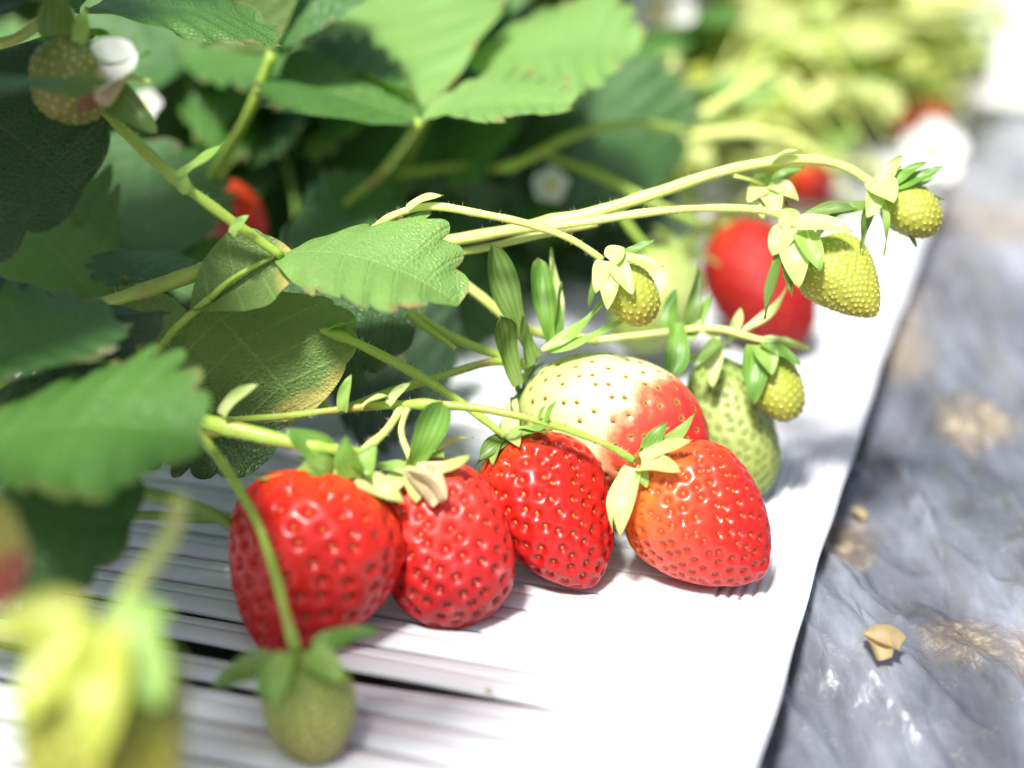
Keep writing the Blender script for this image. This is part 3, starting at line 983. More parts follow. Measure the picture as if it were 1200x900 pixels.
lf(L, (225, 372, 41.2), (138, 415, 42), 3.0, (0.1, 0.2, -0.9), 'leaf_under', teeth=6)
# dark leaves under it
L = new_leaf(plant, (320, 350, 43.5))
petiole(L, [(170, 520, 46), (250, 420, 45), (320, 350, 43.5)], [0.13, 0.11], 'stem_dark')
lf(L, (322, 335, 43.2), (486, 388, 43), 4.0, (0.0, 0.65, 0.75), 'leaf_shaded', teeth=7, fold=0.1, arch=0.06)
lf(L, (300, 390, 44.5), (336, 318, 45.5), 2.8, (0.0, 0.5, 0.85), 'leaf_blue', teeth=6)
lf(L, (395, 375, 49), (520, 462, 50), 4.6, (0.0, 0.45, 0.9), 'leaf_deep_shade', teeth=6, tooth=.03)
lf(L, (380, 440, 47), (470, 500, 48), 3.0, (0.0, 0.6, 0.8), 'leaf_deep_shade', teeth=6)
L = new_leaf(plant, (330, 300, 50))
petiole(L, [(180, 460, 52), (260, 380, 51), (330, 295, 50)], [0.13, 0.11], 'stem_dark')
lf(L, (332, 292, 49), (466, 240, 51), 3.4, (0.0, 0.8, 0.6), 'leaf_blue', teeth=7)
lf(L, (330, 300, 49), (250, 350, 48), 3.4, (0.0, 0.6, 0.8), 'leaf', teeth=7)
lf(L, (330, 300, 50), (420, 330, 48), 3.4, (0.0, 0.6, 0.8), 'leaf_blue', teeth=7)
# low dark leaf under the main stalk, its tip showing
L = new_leaf(plant, (215, 440, 42.5))
petiole(L, [(90, 560, 46), (150, 500, 44), (215, 440, 42.5)], [0.12, 0.1], 'stem_dark')
lf(L, (215, 440, 42), (303, 548, 40.5), 3.0, (0.1, 0.3, 0.9), 'leaf_shaded', teeth=6)
lf(L, (200, 460, 43), (110, 540, 41), 3.4, (0.0, 0.5, 0.85), 'leaf_shaded', teeth=6)


def truss(pl, pts, rad, mat='stem', hairs=0, seed=0, bumps=(), label=None):
    return stem('fruit_stalk', [P(*p) for p in pts], rad, M[mat], pl, hairs=hairs, seed=seed, bumps=bumps, n=10, seg=12)


def bract(st, bp, tp, W, N, mat='sepal_pale', **kw):
    return sepal('bract', P(*bp), P(*tp), W, V(*N), M[mat], st, **kw)


s = truss(plant, [(95, 100, 38.5), (150, 158, 38.3), (205, 208, 38.3), (262, 252, 38.6), (330, 300, 39.2)], [0.11, 0.14, 0.135, 0.11], 'stem', 70, 1, bumps=((.5, .35),))
bract(s, (208, 208, 38.1), (262, 168, 37.9), 0.42, (-.3, .7, .6), 'sepal_mid', bow=-.12)
bract(s, (222, 226, 38.1), (213, 196, 37.9), 0.35, (-.3, .2, .9), 'sepal_mid')
bract(s, (272, 275, 38.4), (292, 252, 38.3), 0.25, (-.3, .2, .9), 'sepal_mid')
truss(plant, [(105, 360, 41.5), (165, 342, 40.6), (225, 322, 40.3), (250, 312, 41)], [0.15, 0.19, 0.22, 0.2], 'stem', 60, 2)
s = truss(plant, [(225, 385, 41.5), (320, 381, 40.8), (385, 389, 40.4), (450, 418, 40.2), (520, 458, 40), (565, 490, 39.9), (592, 512, 39.9)], [0.11, 0.115, 0.12, 0.12, 0.10, 0.08], 'stem', 130, 3, bumps=((.37, .35),))
bract(s, (385, 388, 40.2), (408, 380, 40.1), 0.25, (0, .9, .3), 'sepal_mid')
truss(plant, [(318, 384, 41.2), (350, 400, 41.1), (370, 432, 41), (381, 478, 41)], [0.075, 0.085, 0.09, 0.08], 'stem', 40, 5)
truss(plant, [(345, 425, 43), (410, 427, 43), (470, 425, 43.5)], [0.06, 0.06], 'stem')
truss(plant, [(395, 482, 41.6), (450, 462, 41.8), (520, 440, 42), (578, 424, 42.2), (615, 430, 42.4)], [0.10, 0.11, 0.10, 0.09], 'stem', 60, 6)
truss(plant, [(480, 365, 42.5), (525, 392, 42.4), (560, 408, 42.4), (612, 425, 42.5)], [0.11, 0.12, 0.11], 'stem', 30, 7)
truss(plant, [(478, 368, 42.2), (505, 388, 42), (533, 408, 41.8)], [0.10, 0.09, 0.06], 'stem')
s = truss(plant, [(260, 492, 40), (330, 488, 39.6), (400, 480, 39.4), (470, 474, 39.2), (540, 476, 39), (610, 488, 38.8), (672, 506, 38.9), (712, 522, 39), (742, 540, 39.4)], [0.075, 0.085, 0.095, 0.10, 0.095, 0.09, 0.085, 0.10], 'stem', 150, 8, bumps=((.42, .5),))
bract(s, (402, 482, 39.2), (412, 438, 39.1), 0.28, (-.2, .1, .95), 'sepal_mid')
bract(s, (455, 474, 39), (482, 448, 39), 0.22, (-.2, .3, .9), 'sepal_pale')
bract(s, (425, 478, 39.1), (456, 464, 38.9), 0.30, (0, .9, .4), 'sepal_pale')
bract(s, (640, 494, 38.7), (654, 468, 38.7), 0.14, (-.5, .3, .8), 'sepal_green')
bract(s, (632, 492, 38.7), (640, 474, 38.7), 0.10, (-.5, .3, .8), 'sepal_green')
truss(plant, [(470, 478, 39.2), (452, 505, 38.7), (425, 530, 38.2), (405, 560, 37.9)], [0.09, 0.10, 0.11, 0.13], 'stem_pale', 30, 9)
truss(plant, [(478, 476, 39.2), (470, 505, 38.9), (480, 535, 38.7), (490, 556, 38.7)], [0.08, 0.08, 0.12], 'stem_pale', 20, 10)
s = truss(plant, [(150, 470, 38.5), (205, 485, 37.8), (270, 502, 37.4), (340, 518, 37.2), (400, 528, 37.4), (440, 530, 37.9)], [0.17, 0.20, 0.20, 0.16, 0.12, 0.10], 'stem', 110, 11, bumps=((.7, .25),))
bract(s, (196, 482, 37.5), (212, 462, 37.4), 0.4, (0, .3, .9), 'sepal_pale')
bract(s, (262, 488, 37.2), (304, 450, 37), 0.30, (-.5, .2, .8), 'sepal_pale', cup=.8)
s = truss(plant, [(225, 498, 37.2), (262, 545, 36.4), (298, 605, 35.4), (322, 670, 34.4), (335, 720, 33.8), (347, 762, 33.6)], [0.13, 0.11, 0.10, 0.105, 0.11, 0.13], 'stem', 70, 12)
truss(plant, [(-10, 590, 36.5), (100, 574, 36.8), (180, 580, 37), (245, 600, 37.4), (285, 628, 37.6)], [0.16, 0.16, 0.15, 0.11], 'stem_dark', 30, 13)
truss(plant, [(60, 560, 38.5), (130, 540, 39), (190, 525, 39), (262, 505, 38.5)], [0.10, 0.12, 0.12], 'stem_dark', 20, 14)
truss(plant, [(110, 612, 38), (170, 604, 38.2), (240, 608, 38.5), (320, 604, 39)], [0.10, 0.11, 0.10], 'stem_dark')
s = truss(plant, [(432, 272, 40.2), (462, 252, 40), (505, 242, 39.9), (560, 250, 39.9), (620, 263, 39.9), (668, 280, 40.2), (706, 304, 40.6)], [0.085, 0.095, 0.10, 0.10, 0.09, 0.08], 'stem_pale', 70, 15)
bract(s, (478, 245, 39.8), (520, 229, 39.7), 0.26, (-.2, .6, .7), 'sepal_pale')
s = truss(plant, [(455, 305, 43), (500, 288, 42.6), (570, 275, 42.2), (640, 262, 41.8), (700, 248, 41.7), (770, 226, 41.7), (850, 200, 41.8), (930, 187, 41.9), (985, 194, 42), (1030, 220, 42)], [0.13, 0.15, 0.155, 0.17, 0.16, 0.15, 0.14, 0.12, 0.11, 0.12], 'stem_pale', 160, 16, bumps=((.34, .3), (.82, .2)))
bract(s, (905, 190, 41.7), (938, 176, 41.6), 0.3, (0, .9, .3), 'sepal_pale')
truss(plant, [(640, 266, 41.6), (700, 258, 41.4), (770, 248, 41.4), (840, 244, 41.5), (900, 248, 41.7), (935, 266, 41.9)], [0.11, 0.11, 0.105, 0.10, 0.10, 0.12], 'stem_pale', 60, 17)
truss(plant, [(500, 300, 42.6), (560, 292, 42.6), (630, 276, 42.4), (700, 262, 42.4)], [0.09, 0.10, 0.09], 'stem_pale')
truss(plant, [(860, 206, 41.8), (885, 212, 42.2), (905, 222, 42.8)], [0.06, 0.08], 'stem_pale')
truss(plant, [(505, 302, 42.8), (560, 345, 43.2), (615, 385, 43.4), (700, 400, 43.8)], [0.13, 0.14, 0.13], 'stem_pale', 20, 18)
truss(plant, [(690, 400, 44.2), (760, 392, 44), (835, 385, 43.6), (890, 398, 43.4), (948, 408, 43.2)], [0.08, 0.10, 0.10, 0.06], 'stem_pale', 20, 19)
truss(plant, [(-20, 55, 38), (20, 45, 38), (58, 18, 38), (80, 12, 37.8), (85, 42, 37.2)], [0.14, 0.13, 0.10], 'stem_pale')
# the stalk that carries the fruit nearest to the lens
truss(plant, [(212, 585, 28), (200, 625, 27.4), (172, 665, 26.8), (150, 700, 26.3), (132, 738, 26.0)], [0.14, 0.15, 0.2], 'stem_pale')
truss(plant, [(-60, 480, 29), (-40, 530, 28.4), (-28, 575, 27.7)], [0.16, 0.16], 'stem_pale')

# ------------------------------------------------------------------ the plant behind it
plant2 = empty('strawberry_plant', UV(24, 17, 0))
tag(plant2, 'strawberry plant behind the nearest one with broad leaves raised over the fruit stalks', 'plant', 'strawberry plants in the row')
stem('crown', [UV(24, 17, -1), UV(24, 17.2, 1.2), UV(23.8, 17, 2.6)], [1.3, 1.2, 0.6], M['stem_dark'], plant2)
L = new_leaf(plant2, (490, 140, 47))
petiole(L, [(330, 340, 54), (400, 248, 50.5), (450, 200, 48.5), (492, 142, 47)], [0.19, 0.17, 0.15])
lf(L, (492, 142, 47), (328, 88, 48.5), 5.0, (-0.08, 0.86, 0.50), 'leaf', teeth=8, fold=0.30, arch=0.02, tooth=.12)
lf(L, (497, 128, 47.5), (425, -50, 56), 6.6, (0.05, 0.62, 0.78), 'leaf_light', teeth=8, fold=0.15, arch=0.0)
lf(L, (494, 142, 46.8), (668, 122, 45.8), 4.1, (0.05, 0.86, 0.50), 'leaf_light', teeth=9, fold=0.25, arch=0.06, tooth=.13)
L = new_leaf(plant2, (540, 60, 53))
petiole(L, [(420, 320, 60), (480, 180, 56), (540, 62, 53)], [0.17, 0.14])
lf(L, (540, 66, 52.5), (748, 62, 51.5), 6.6, (0.05, 0.78, 0.60), 'leaf_light', teeth=9, fold=0.15, arch=0.05, tooth=.10)
lf(L, (535, 55, 53), (560, -90, 58), 6.0, (0.0, 0.6, 0.8), 'leaf')
L = new_leaf(plant2, (322, 62, 47))
petiole(L, [(190, 320, 53), (248, 210, 50), (290, 135, 48), (320, 62, 47)], [0.15, 0.15, 0.17])
lf(L, (318, 62, 47), (245, -50, 46), 4.2, (0.35, 0.2, -0.9), 'leaf_under', teeth=7)
lf(L, (326, 60, 47), (395, -55, 48), 4.4, (-0.3, 0.5, 0.8), 'leaf_blue', teeth=7)
lf(L, (322, 58, 47.3), (318, -70, 50), 4.0, (0.0, 0.45, 0.9), 'leaf_blue', teeth=7)
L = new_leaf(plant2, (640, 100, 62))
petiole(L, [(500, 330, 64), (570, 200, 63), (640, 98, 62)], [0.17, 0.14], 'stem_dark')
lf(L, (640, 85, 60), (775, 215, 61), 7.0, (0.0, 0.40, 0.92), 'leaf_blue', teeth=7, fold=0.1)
lf(L, (560, 170, 62), (640, 290, 62), 7.0, (0.0, 0.3, 0.95), 'leaf_deep_shade', teeth=7)
lf(L, (500, 150, 63), (470, 285, 62), 6.0, (0.0, 0.3, 0.95), 'leaf_deep_shade', teeth=7)
lf(L, (700, 180, 64), (690, 330, 62), 7.0, (0.0, 0.4, 0.92), 'leaf_deep_shade', teeth=7)
stem('fruit_stalk', [P(460, 205, 56), P(530, 197, 55), P(598, 195, 54), P(670, 160, 54), P(740, 145, 54), P(810, 155, 56)], [0.13, 0.14, 0.15, 0.14, 0.12], M['stem'], plant2, bumps=((.4, .3),))
stem('fruit_stalk', [P(640, 182, 55), P(700, 205, 54), P(760, 235, 53), P(820, 262, 53)], [0.13, 0.15, 0.12], M['stem'], plant2)
stem('fruit_stalk', [P(720, 240, 52), P(745, 275, 52), P(770, 300, 52)], [0.12, 0.10], M['stem'], plant2)
stem('fruit_stalk', [P(800, 160, 60), P(870, 155, 60), P(930, 165, 60), P(980, 200, 61)], [0.18, 0.16], M['stem_pale'], plant2)
stem('fruit_stalk', [P(770, 150, 62), P(830, 130, 62), P(905, 80, 64)], [0.2, 0.24, 0.2], M['stem_pale'], plant2)
stem('fruit_stalk', [P(330, 170, 56), P(345, 230, 56), P(350, 300, 56)], [0.11, 0.10], M['stem_dark'], plant2)
# inner leaves standing in the shade of the row
rr_ = random.Random(11)
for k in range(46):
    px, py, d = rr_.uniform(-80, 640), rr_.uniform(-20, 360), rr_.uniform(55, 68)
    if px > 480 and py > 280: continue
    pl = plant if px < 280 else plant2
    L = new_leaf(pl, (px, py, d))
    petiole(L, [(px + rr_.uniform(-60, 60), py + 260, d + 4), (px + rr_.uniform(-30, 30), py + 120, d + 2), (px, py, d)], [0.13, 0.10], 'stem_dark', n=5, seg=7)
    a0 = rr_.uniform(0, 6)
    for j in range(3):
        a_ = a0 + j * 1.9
        ml = rr_.choice(['leaf', 'leaf', 'leaf_shaded', 'leaf_blue', 'leaf_blue'])
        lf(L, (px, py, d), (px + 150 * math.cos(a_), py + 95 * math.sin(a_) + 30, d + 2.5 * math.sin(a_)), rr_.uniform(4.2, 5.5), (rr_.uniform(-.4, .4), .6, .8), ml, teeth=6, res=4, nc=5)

# ------------------------------------------------------------------ fruit
SG, SD, SPL, SM = M['sepal_green'], M['sepal_dark'], M['sepal_pale'], M['sepal_mid']


def X(bp, tp, W, N, mat, **kw):
    return (P(*bp), P(*tp), W, V(*N), mat, kw)


GR = 'strawberries along the panel edge'
fruit('strawberry', 'fat ripe red strawberry behind the small green fruit, nearest of the red ones', P(405, 560, 37.9), P(318, 774, 37.0), 2.02,
      M['ripe'], M['seed_gold'], 185, pit=0.11, pit_r=0.13, tm=0.33, p=1.7, q=0.66, res=(120, 160), seed=1, group='ripe strawberries on the panel',
      calyx=dict(n=6, len=0.9, w=0.42, lift=-8, mats=[SM, SG], extra=[
          X((395, 556, 37.3), (296, 560, 36.8), 0.42, (0, .8, .5), SM, bow=-.18),
          X((392, 552, 37.4), (334, 503, 37.0), 0.75, (.5, .3, .8), SG, bow=.18),
          X((385, 560, 37.2), (352, 545, 36.7), 0.6, (0, .5, .9), SM),
          X((418, 562, 37.2), (474, 590, 36.9), 0.5, (0, .6, .8), SPL, bow=.25),
          X((415, 560, 37.2), (405, 510, 37.0), 0.55, (-.3, .2, .9), SG),
          X((420, 562, 37.3), (440, 520, 37.3), 0.5, (-.3, .2, .9), SM)]))
fruit('strawberry', 'red strawberry with a dark dull tip and a withered petal under its calyx', P(492, 540, 38.9), P(552, 733, 38.5), 1.55,
      M['ripe_bloom'], M['seed_red'], 200, pit=0.12, pit_r=0.125, tm=0.45, p=3.0, q=0.5, res=(120, 150), seed=2, group='ripe strawberries on the panel', seeds=(.06, .04, .02),
      calyx=dict(n=6, len=1.0, w=0.4, lift=0, mats=[SPL, SM], extra=[
          X((484, 548, 38.2), (518, 470, 37.9), 0.74, (.25, .3, .9), SG, bow=.10, spat=.5, cup=.5),
          X((488, 552, 38.0), (552, 533, 37.5), 0.42, (.1, .7, .7), SPL, bow=-.25),
          X((478, 552, 38.0), (452, 588, 37.4), 0.5, (-.3, .5, .8), SPL, bow=.1),
          X((482, 552, 38.1), (440, 545, 37.7), 0.5, (0, .8, .5), SM, bow=-.1),
          X((490, 548, 37.9), (487, 590, 37.3), 0.55, (0, .3, .9), SPL, bow=.1),
          X((486, 550, 37.7), (508, 594, 37.0), 0.50, (.1, .3, .9), M['petal_dry'], bow=.1, blunt=.3, twist=.6),
          X((492, 560, 37.6), (517, 590, 37.0), 0.5, (.3, .3, .9), M['petal_dry'], bow=.25, cup=1.0, twist=1.2, blunt=.35)]))
fruit('strawberry', 'glossy red strawberry with sharply pitted skin between two other red ones', P(600, 516, 40.6), P(694, 689, 39.8), 1.62,
      M['ripe'], M['seed_gold'], 225, pit=0.10, pit_r=0.135, tm=0.36, p=1.8, q=0.60, res=(140, 180), seed=3, group='ripe strawberries on the panel',
      calyx=dict(n=9, len=1.25, w=0.36, lift=-24, var=8, mats=[SM, SG, SPL], bow=.22, extra=[
          X((592, 515, 40.0), (562, 540, 39.6), 0.42, (-.2, .4, .9), SD),
          X((596, 510, 40.0), (640, 500, 39.4), 0.36, (0, .7, .7), SM, bow=-.1)]))
fruit('strawberry', 'half ripe strawberry, white at the calyx and red towards the tip', P(611, 470, 42.7), P(830, 528, 41.4), 1.74,
      M['half'], M['seed_brown'], 190, pit=0.045, pit_r=0.10, tm=0.48, p=2.3, q=0.58, res=(140, 180), seed=4, flank_dir=V(.5, -.8, .2),
      seeds=(.06, .042, .022),
      calyx=dict(n=8, len=1.0, w=0.34, lift=-6, mats=[SM, SG, SD], extra=[
          X((626, 420, 41.8), (575, 286, 41.4), 0.80, (.35, .25, .9), SD, bow=-.12, cup=.55, spat=.6),
          X((648, 410, 42.1), (630, 302, 42.2), 0.62, (.3, .1, .95), SG, bow=.04, cup=.6, spat=.5),
          X((652, 405, 42.3), (646, 290, 42.6), 0.42, (.5, .1, .8), SPL, bow=-.08),
          X((655, 405, 42.0), (658, 330, 41.8), 0.30, (.8, .1, .5), SG, bow=-.10),
          X((606, 452, 41.8), (588, 370, 41.0), 0.72, (.45, .2, .85), SD, bow=-.24, cup=.5, spat=.5),
          X((620, 430, 41.6), (612, 368, 41.2), 0.5, (.8, .1, .5), SD, bow=-.12),
          X((636, 412, 41.6), (716, 338, 41.2), 0.40, (-.2, .75, .5), SM, bow=-.24),
          X((645, 412, 41.5), (732, 374, 41.1), 0.34, (-.1, .75, .6), SM, bow=-.14),
          X((604, 490, 42.0), (592, 548, 41.8), 0.70, (-.5, .1, .85), SD, bow=.1),
          X((600, 470, 41.9), (612, 560, 41.3), 0.40, (-.2, .2, .9), SPL, bow=.15)]))
fruit('strawberry', 'orange red strawberry with pale yellow sepals, resting at the right of the row', P(755, 548, 40.6), P(896, 676, 39.5), 1.76,
      M['ripe_orange'], M['seed_gold'], 330, pit=0.08, pit_r=0.105, tm=0.34, p=1.7, q=0.66, res=(150, 200), seed=5, group='ripe strawberries on the panel',
      seeds=(.055, .038, .02), flank_dir=V(.7, .2, -.2),
      calyx=dict(n=5, len=1.0, w=0.36, lift=-5, mats=[SPL], cap=None, extra=[
          X((742, 548, 39.2), (727, 630, 38.6), 0.52, (-.3, .3, .9), SPL, bow=.10),
          X((738, 548, 39.4), (718, 624, 39.0), 0.30, (-.6, .2, .7), SPL, bow=.2),
          X((750, 546, 39.1), (798, 553, 38.3), 0.50, (.1, .5, .8), SPL, bow=.16),
          X((752, 540, 39.2), (812, 516, 38.6), 0.38, (.1, .6, .7), SPL, bow=.05),
          X((752, 536, 39.4), (816, 482, 39.2), 0.32, (.3, .6, .6), SM, bow=-.22),
          X((756, 534, 39.6), (782, 494, 39.5), 0.40, (-.3, .3, .9), SG, bow=.05),
          X((748, 550, 39.1), (758, 572, 38.9), 0.28, (.1, .3, .9), SM)]))
fruit('unripe strawberry', 'pale green strawberry with dark pits leaning behind the half ripe one', P(832, 420, 45.2), P(886, 584, 44.6), 1.18,
      M['green'], M['seed_green'], 300, pit=0.05, pit_r=0.10, tm=0.45, p=2.8, q=0.5, res=(110, 140), seed=6, name='unripe_strawberry',
      seeds=(.06, .045, .02),
      calyx=dict(n=6, len=1.1, w=0.42, lift=5, mats=[SPL, SM], extra=[
          X((792, 378, 43.6), (789, 442, 43.0), 0.66, (-.1, .3, .95), SG, bow=.10, spat=.4),
          X((786, 392, 44.0), (792, 338, 44.2), 0.42, (-.4, .1, .9), SG, bow=.1),
          X((800, 395, 43.8), (818, 310, 44.0), 0.40, (.4, .2, .9), SD, bow=.10),
          X((808, 398, 43.8), (834, 342, 43.8), 0.30, (-.3, .5, .7), SM, bow=-.15),
          X((842, 398, 43.4), (812, 432, 43.0), 0.32, (-.3, .5, .8), SD, bow=.1),
          X((862, 392, 43.6), (926, 328, 43.6), 0.36, (-.3, .8, .4), SPL, bow=-.25),
          X((858, 388, 43.7), (868, 360, 43.7), 0.26, (0, .2, .9), SPL),
          X((840, 400, 43.6), (800, 375, 43.9), 0.40, (0, .8, .5), SPL, bow=.1),
          X((838, 408, 43.6), (835, 455, 43.2), 0.45, (0, .3, .9), SPL, bow=.1)]))
fruit('strawberry', 'out of focus red strawberry lying beyond the half ripe one, behind pale stalks', P(852, 266, 56), P(936, 406, 54.5), 1.68,
      M['ripe_matt'], M['seed_gold'], 120, pit=0.045, pit_r=0.12, tm=0.42, p=2.2, q=0.55, res=(70, 90), seed=7,
      calyx=dict(n=8, len=1.4, w=0.5, lift=10, mats=[SPL, SM]))
YK = dict(pit=0.032, pit_r=0.062, raised=True, tm=0.34, seeds=(.036, .030, .018))
fruit('unripe strawberry', 'conical yellow green fruit under a wide pale calyx, hanging in front of the panel edge', P(952, 288, 42.2), P(1027, 370, 41.4), 0.96,
      M['yellow'], M['seed_yellow'], 560, p=1.45, q=0.72, res=(150, 190), seed=8, name='unripe_strawberry', **YK,
      calyx=dict(n=4, len=0.9, w=0.4, lift=15, mats=[SPL, SM], extra=[
          X((930, 268, 41.2), (936, 338, 40.8), 0.70, (-.1, .3, .95), SPL, bow=.15),
          X((922, 272, 41.4), (896, 374, 41.2), 0.36, (-.8, .2, .5), SD, bow=.12),
          X((925, 276, 41.3), (928, 348, 41.0), 0.34, (-.6, .2, .7), SD, bow=.10),
          X((934, 264, 41.1), (1000, 272, 40.7), 0.60, (.0, .7, .7), SPL, bow=.16),
          X((938, 272, 41.1), (962, 318, 40.6), 0.55, (.1, .3, .95), SM, bow=.2),
          X((944, 256, 41.6), (1014, 246, 41.8), 0.36, (0, .6, .8), SD, bow=.14),
          X((925, 268, 41.3), (905, 300, 41.2), 0.6, (-.4, .3, .9), SPL, bow=.1),
          X((930, 262, 41.3), (915, 245, 41.3), 0.5, (-.4, .3, .9), SPL, bow=.1)]))
fruit('unripe strawberry', 'small yellow green fruit at the end of the long pale stalk, with spread sepals', P(1040, 228, 42.2), P(1100, 268, 41.8), 0.68,
      M['yellow'], M['seed_yellow'], 220, p=2.3, q=0.5, res=(100, 130), seed=9, name='unripe_strawberry', **YK,
      calyx=dict(n=3, len=0.8, w=0.3, lift=10, mats=[SPL, SG], extra=[
          X((1026, 214, 41.6), (1048, 238, 40.9), 0.70, (0, .4, .9), SPL, bow=.1),
          X((1030, 214, 41.7), (1057, 182, 41.6), 0.42, (-.4, .4, .8), SPL, bow=-.18),
          X((1042, 218, 41.7), (1086, 190, 41.8), 0.34, (-.2, .6, .7), SG, bow=.1),
          X((1044, 220, 41.6), (1106, 194, 41.6), 0.42, (-.1, .7, .7), SG, bow=-.12),
          X((1046, 222, 41.9), (1098, 206, 42.1), 0.30, (-.1, .7, .7), SM, bow=-.1),
          X((1068, 234, 42.3), (1108, 234, 42.4), 0.20, (0, .5, .8), SD),
          X((1030, 226, 41.4), (1036, 300, 41.0), 0.26, (.7, .2, .6), SM, bow=.16),
          X((1024, 226, 41.4), (1010, 300, 41.2), 0.34, (.6, .2, .6), SD, bow=-.22),
          X((1050, 250, 42.1), (1074, 290, 42.0), 0.26, (.4, .3, .8), SD, bow=.1),
          X((1026, 222, 41.4), (1016, 256, 41.2), 0.42, (0, .3, .9), SPL, bow=.1),
          X((1018, 240, 41.8), (968, 256, 41.8), 0.36, (0, .7, .6), SD, bow=.12)]))
fruit('unripe strawberry', 'small pale yellow fruit with drooping whitish sepals above the half ripe strawberry', P(722, 316, 41.2), P(760, 378, 40.8), 0.68,
      M['yellow'], M['seed_yellow'], 210, p=2.5, q=0.5, res=(100, 130), seed=10, name='unripe_strawberry', **YK,
      calyx=dict(n=3, len=0.7, w=0.3, lift=10, mats=[SPL], extra=[
          X((708, 306, 40.5), (698, 344, 40.2), 0.42, (-.3, .3, .9), SPL, bow=.1),
          X((712, 308, 40.4), (712, 364, 40.0), 0.46, (-.2, .3, .9), SPL, bow=.12),
          X((720, 306, 40.4), (742, 346, 40.0), 0.46, (.1, .4, .9), SPL, bow=.12),
          X((722, 302, 40.5), (778, 313, 40.3), 0.30, (.1, .7, .6), SPL, bow=.14),
          X((726, 300, 40.7), (768, 280, 40.8), 0.26, (-.1, .7, .7), SG, bow=-.1),
          X((712, 312, 41.0), (690, 360, 41.2), 0.26, (-.4, .3, .8), SD, bow=.1),
          X((716, 306, 40.4), (732, 290, 40.4), 0.5, (0, .6, .7), SPL)]))
fruit('unripe strawberry', 'little yellow green fruit under a green hood beside the pale green strawberry', P(894, 418, 43.6), P(928, 492, 43.2), 0.66,
      M['yellow'], M['seed_yellow'], 180, p=2.8, q=0.5, res=(90, 110), seed=11, name='unripe_strawberry', **YK,
      calyx=dict(n=3, len=0.7, w=0.3, lift=0, mats=[SM], extra=[
          X((886, 405, 43.0), (884, 474, 42.7), 0.62, (-.1, .3, .95), SG, bow=.10),
          X((890, 405, 42.9), (905, 440, 42.4), 0.55, (.1, .4, .9), SM, bow=.14),
          X((892, 402, 42.9), (938, 428, 42.8), 0.42, (.2, .6, .7), SG, bow=.16),
          X((895, 400, 43.0), (934, 402, 43.0), 0.30, (0, .8, .5), SPL, bow=.1),
          X((900, 402, 43.0), (950, 408, 43.0), 0.25, (0, .8, .5), SPL, bow=.1)]))
fruit('unripe strawberry', 'slim dark green fruit half hidden behind the little yellow green one', P(878, 440, 45.0), P(892, 528, 44.8), 0.5,
      M['green_dark'], M['seed_green'], 90, pit=.03, pit_r=.08, p=2.6, q=0.5, res=(60, 70), seed=12, name='unripe_strawberry',
      calyx=dict(n=5, len=0.7, w=0.3, lift=0, mats=[SG, SD]))
fruit('unripe strawberry', 'small olive green fruit hanging in front of the fat ripe strawberry', P(350, 768, 33.6), P(374, 898, 33.0), 0.98,
      M['green_dark'], M['seed_yellow'], 260, pit=.028, pit_r=.06, raised=True, tm=.42, seeds=(.042, .032, .012), p=1.9, q=0.62, res=(110, 140), seed=13, name='unripe_strawberry',
      calyx=dict(n=8, len=1.15, w=0.46, lift=-42, var=6, mats=[SM], bow=.20, extra=[
          X((320, 775, 33.2), (249, 806, 33.4), 0.60, (.1, .7, .7), SD, bow=.12),
          X((330, 775, 32.8), (305, 822, 32.6), 0.50, (-.4, .3, .8), SG, bow=.1),
          X((336, 765, 32.7), (322, 832, 32.1), 0.46, (-.3, .4, .9), SM, bow=.12),
          X((368, 762, 33.2), (446, 740, 33.6), 0.50, (0, .8, .5), SG, bow=.14),
          X((362, 765, 32.7), (402, 800, 32.4), 0.55, (.3, .5, .8), SM, bow=.16)]))
M['near_green'] = fruit_material('near unripe flesh', [(0.0, (0.16, 0.22, 0.02)), (0.5, (0.20, 0.22, 0.025)), (1.0, (0.26, 0.18, 0.03))], (0.6, .6, .2), .4, rough=.45, coat=.05)
M['sepal_near'] = sepal_material('near sepal yellow green', (0.42, 0.47, 0.06), (0.34, 0.40, 0.045), (0.45, 0.55, 0.06), 0.3, 0.2)
fruit('unripe strawberry', 'large blurred yellow green fruit with bright yellow sepals, closest to the lens', P(118, 735, 26.0), P(125, 1010, 25.4), 1.3,
      M['near_green'], M['seed_yellow'], 200, pit=.03, pit_r=.08, p=2.5, q=0.5, res=(70, 90), seed=14, name='unripe_strawberry',
      calyx=dict(n=5, len=1.5, w=0.6, lift=-25, mats=[SM, M['sepal_near']], extra=[
          X((105, 730, 25.1), (-25, 745, 24.8), 0.80, (-.1, .6, .8), M['sepal_near'], bow=.14),
          X((105, 735, 24.8), (20, 850, 24.2), 0.85, (-.3, .4, .9), M['sepal_near'], bow=.12),
          X((120, 735, 24.7), (110, 900, 23.9), 0.80, (0, .4, .9), M['sepal_near'], bow=.14),
          X((130, 730, 25.2), (200, 720, 25.4), 0.6, (.2, .6, .8), SM, bow=.1),
          X((130, 735, 24.9), (190, 830, 24.6), 0.8, (.3, .4, .9), SM, bow=.14)]))
fruit('strawberry', 'blurred small fruit at the left edge, yellow above and turning red at its tip', P(-52, 578, 27.6), P(0, 712, 27.4), 0.75,
      fruit_material('turning flesh', [(0.0, (0.42, 0.44, 0.08)), (0.55, (0.52, 0.46, 0.10)), (0.70, (0.5, 0.12, 0.08)), (1.0, (0.38, 0.03, 0.05))], (0.5, .4, .1), .3),
      M['seed_yellow'], 90, pit=.03, pit_r=.08, p=2.5, q=0.5, res=(60, 70), seed=15, calyx=dict(n=5, len=0.9, w=0.4, lift=10, mats=[SM]))
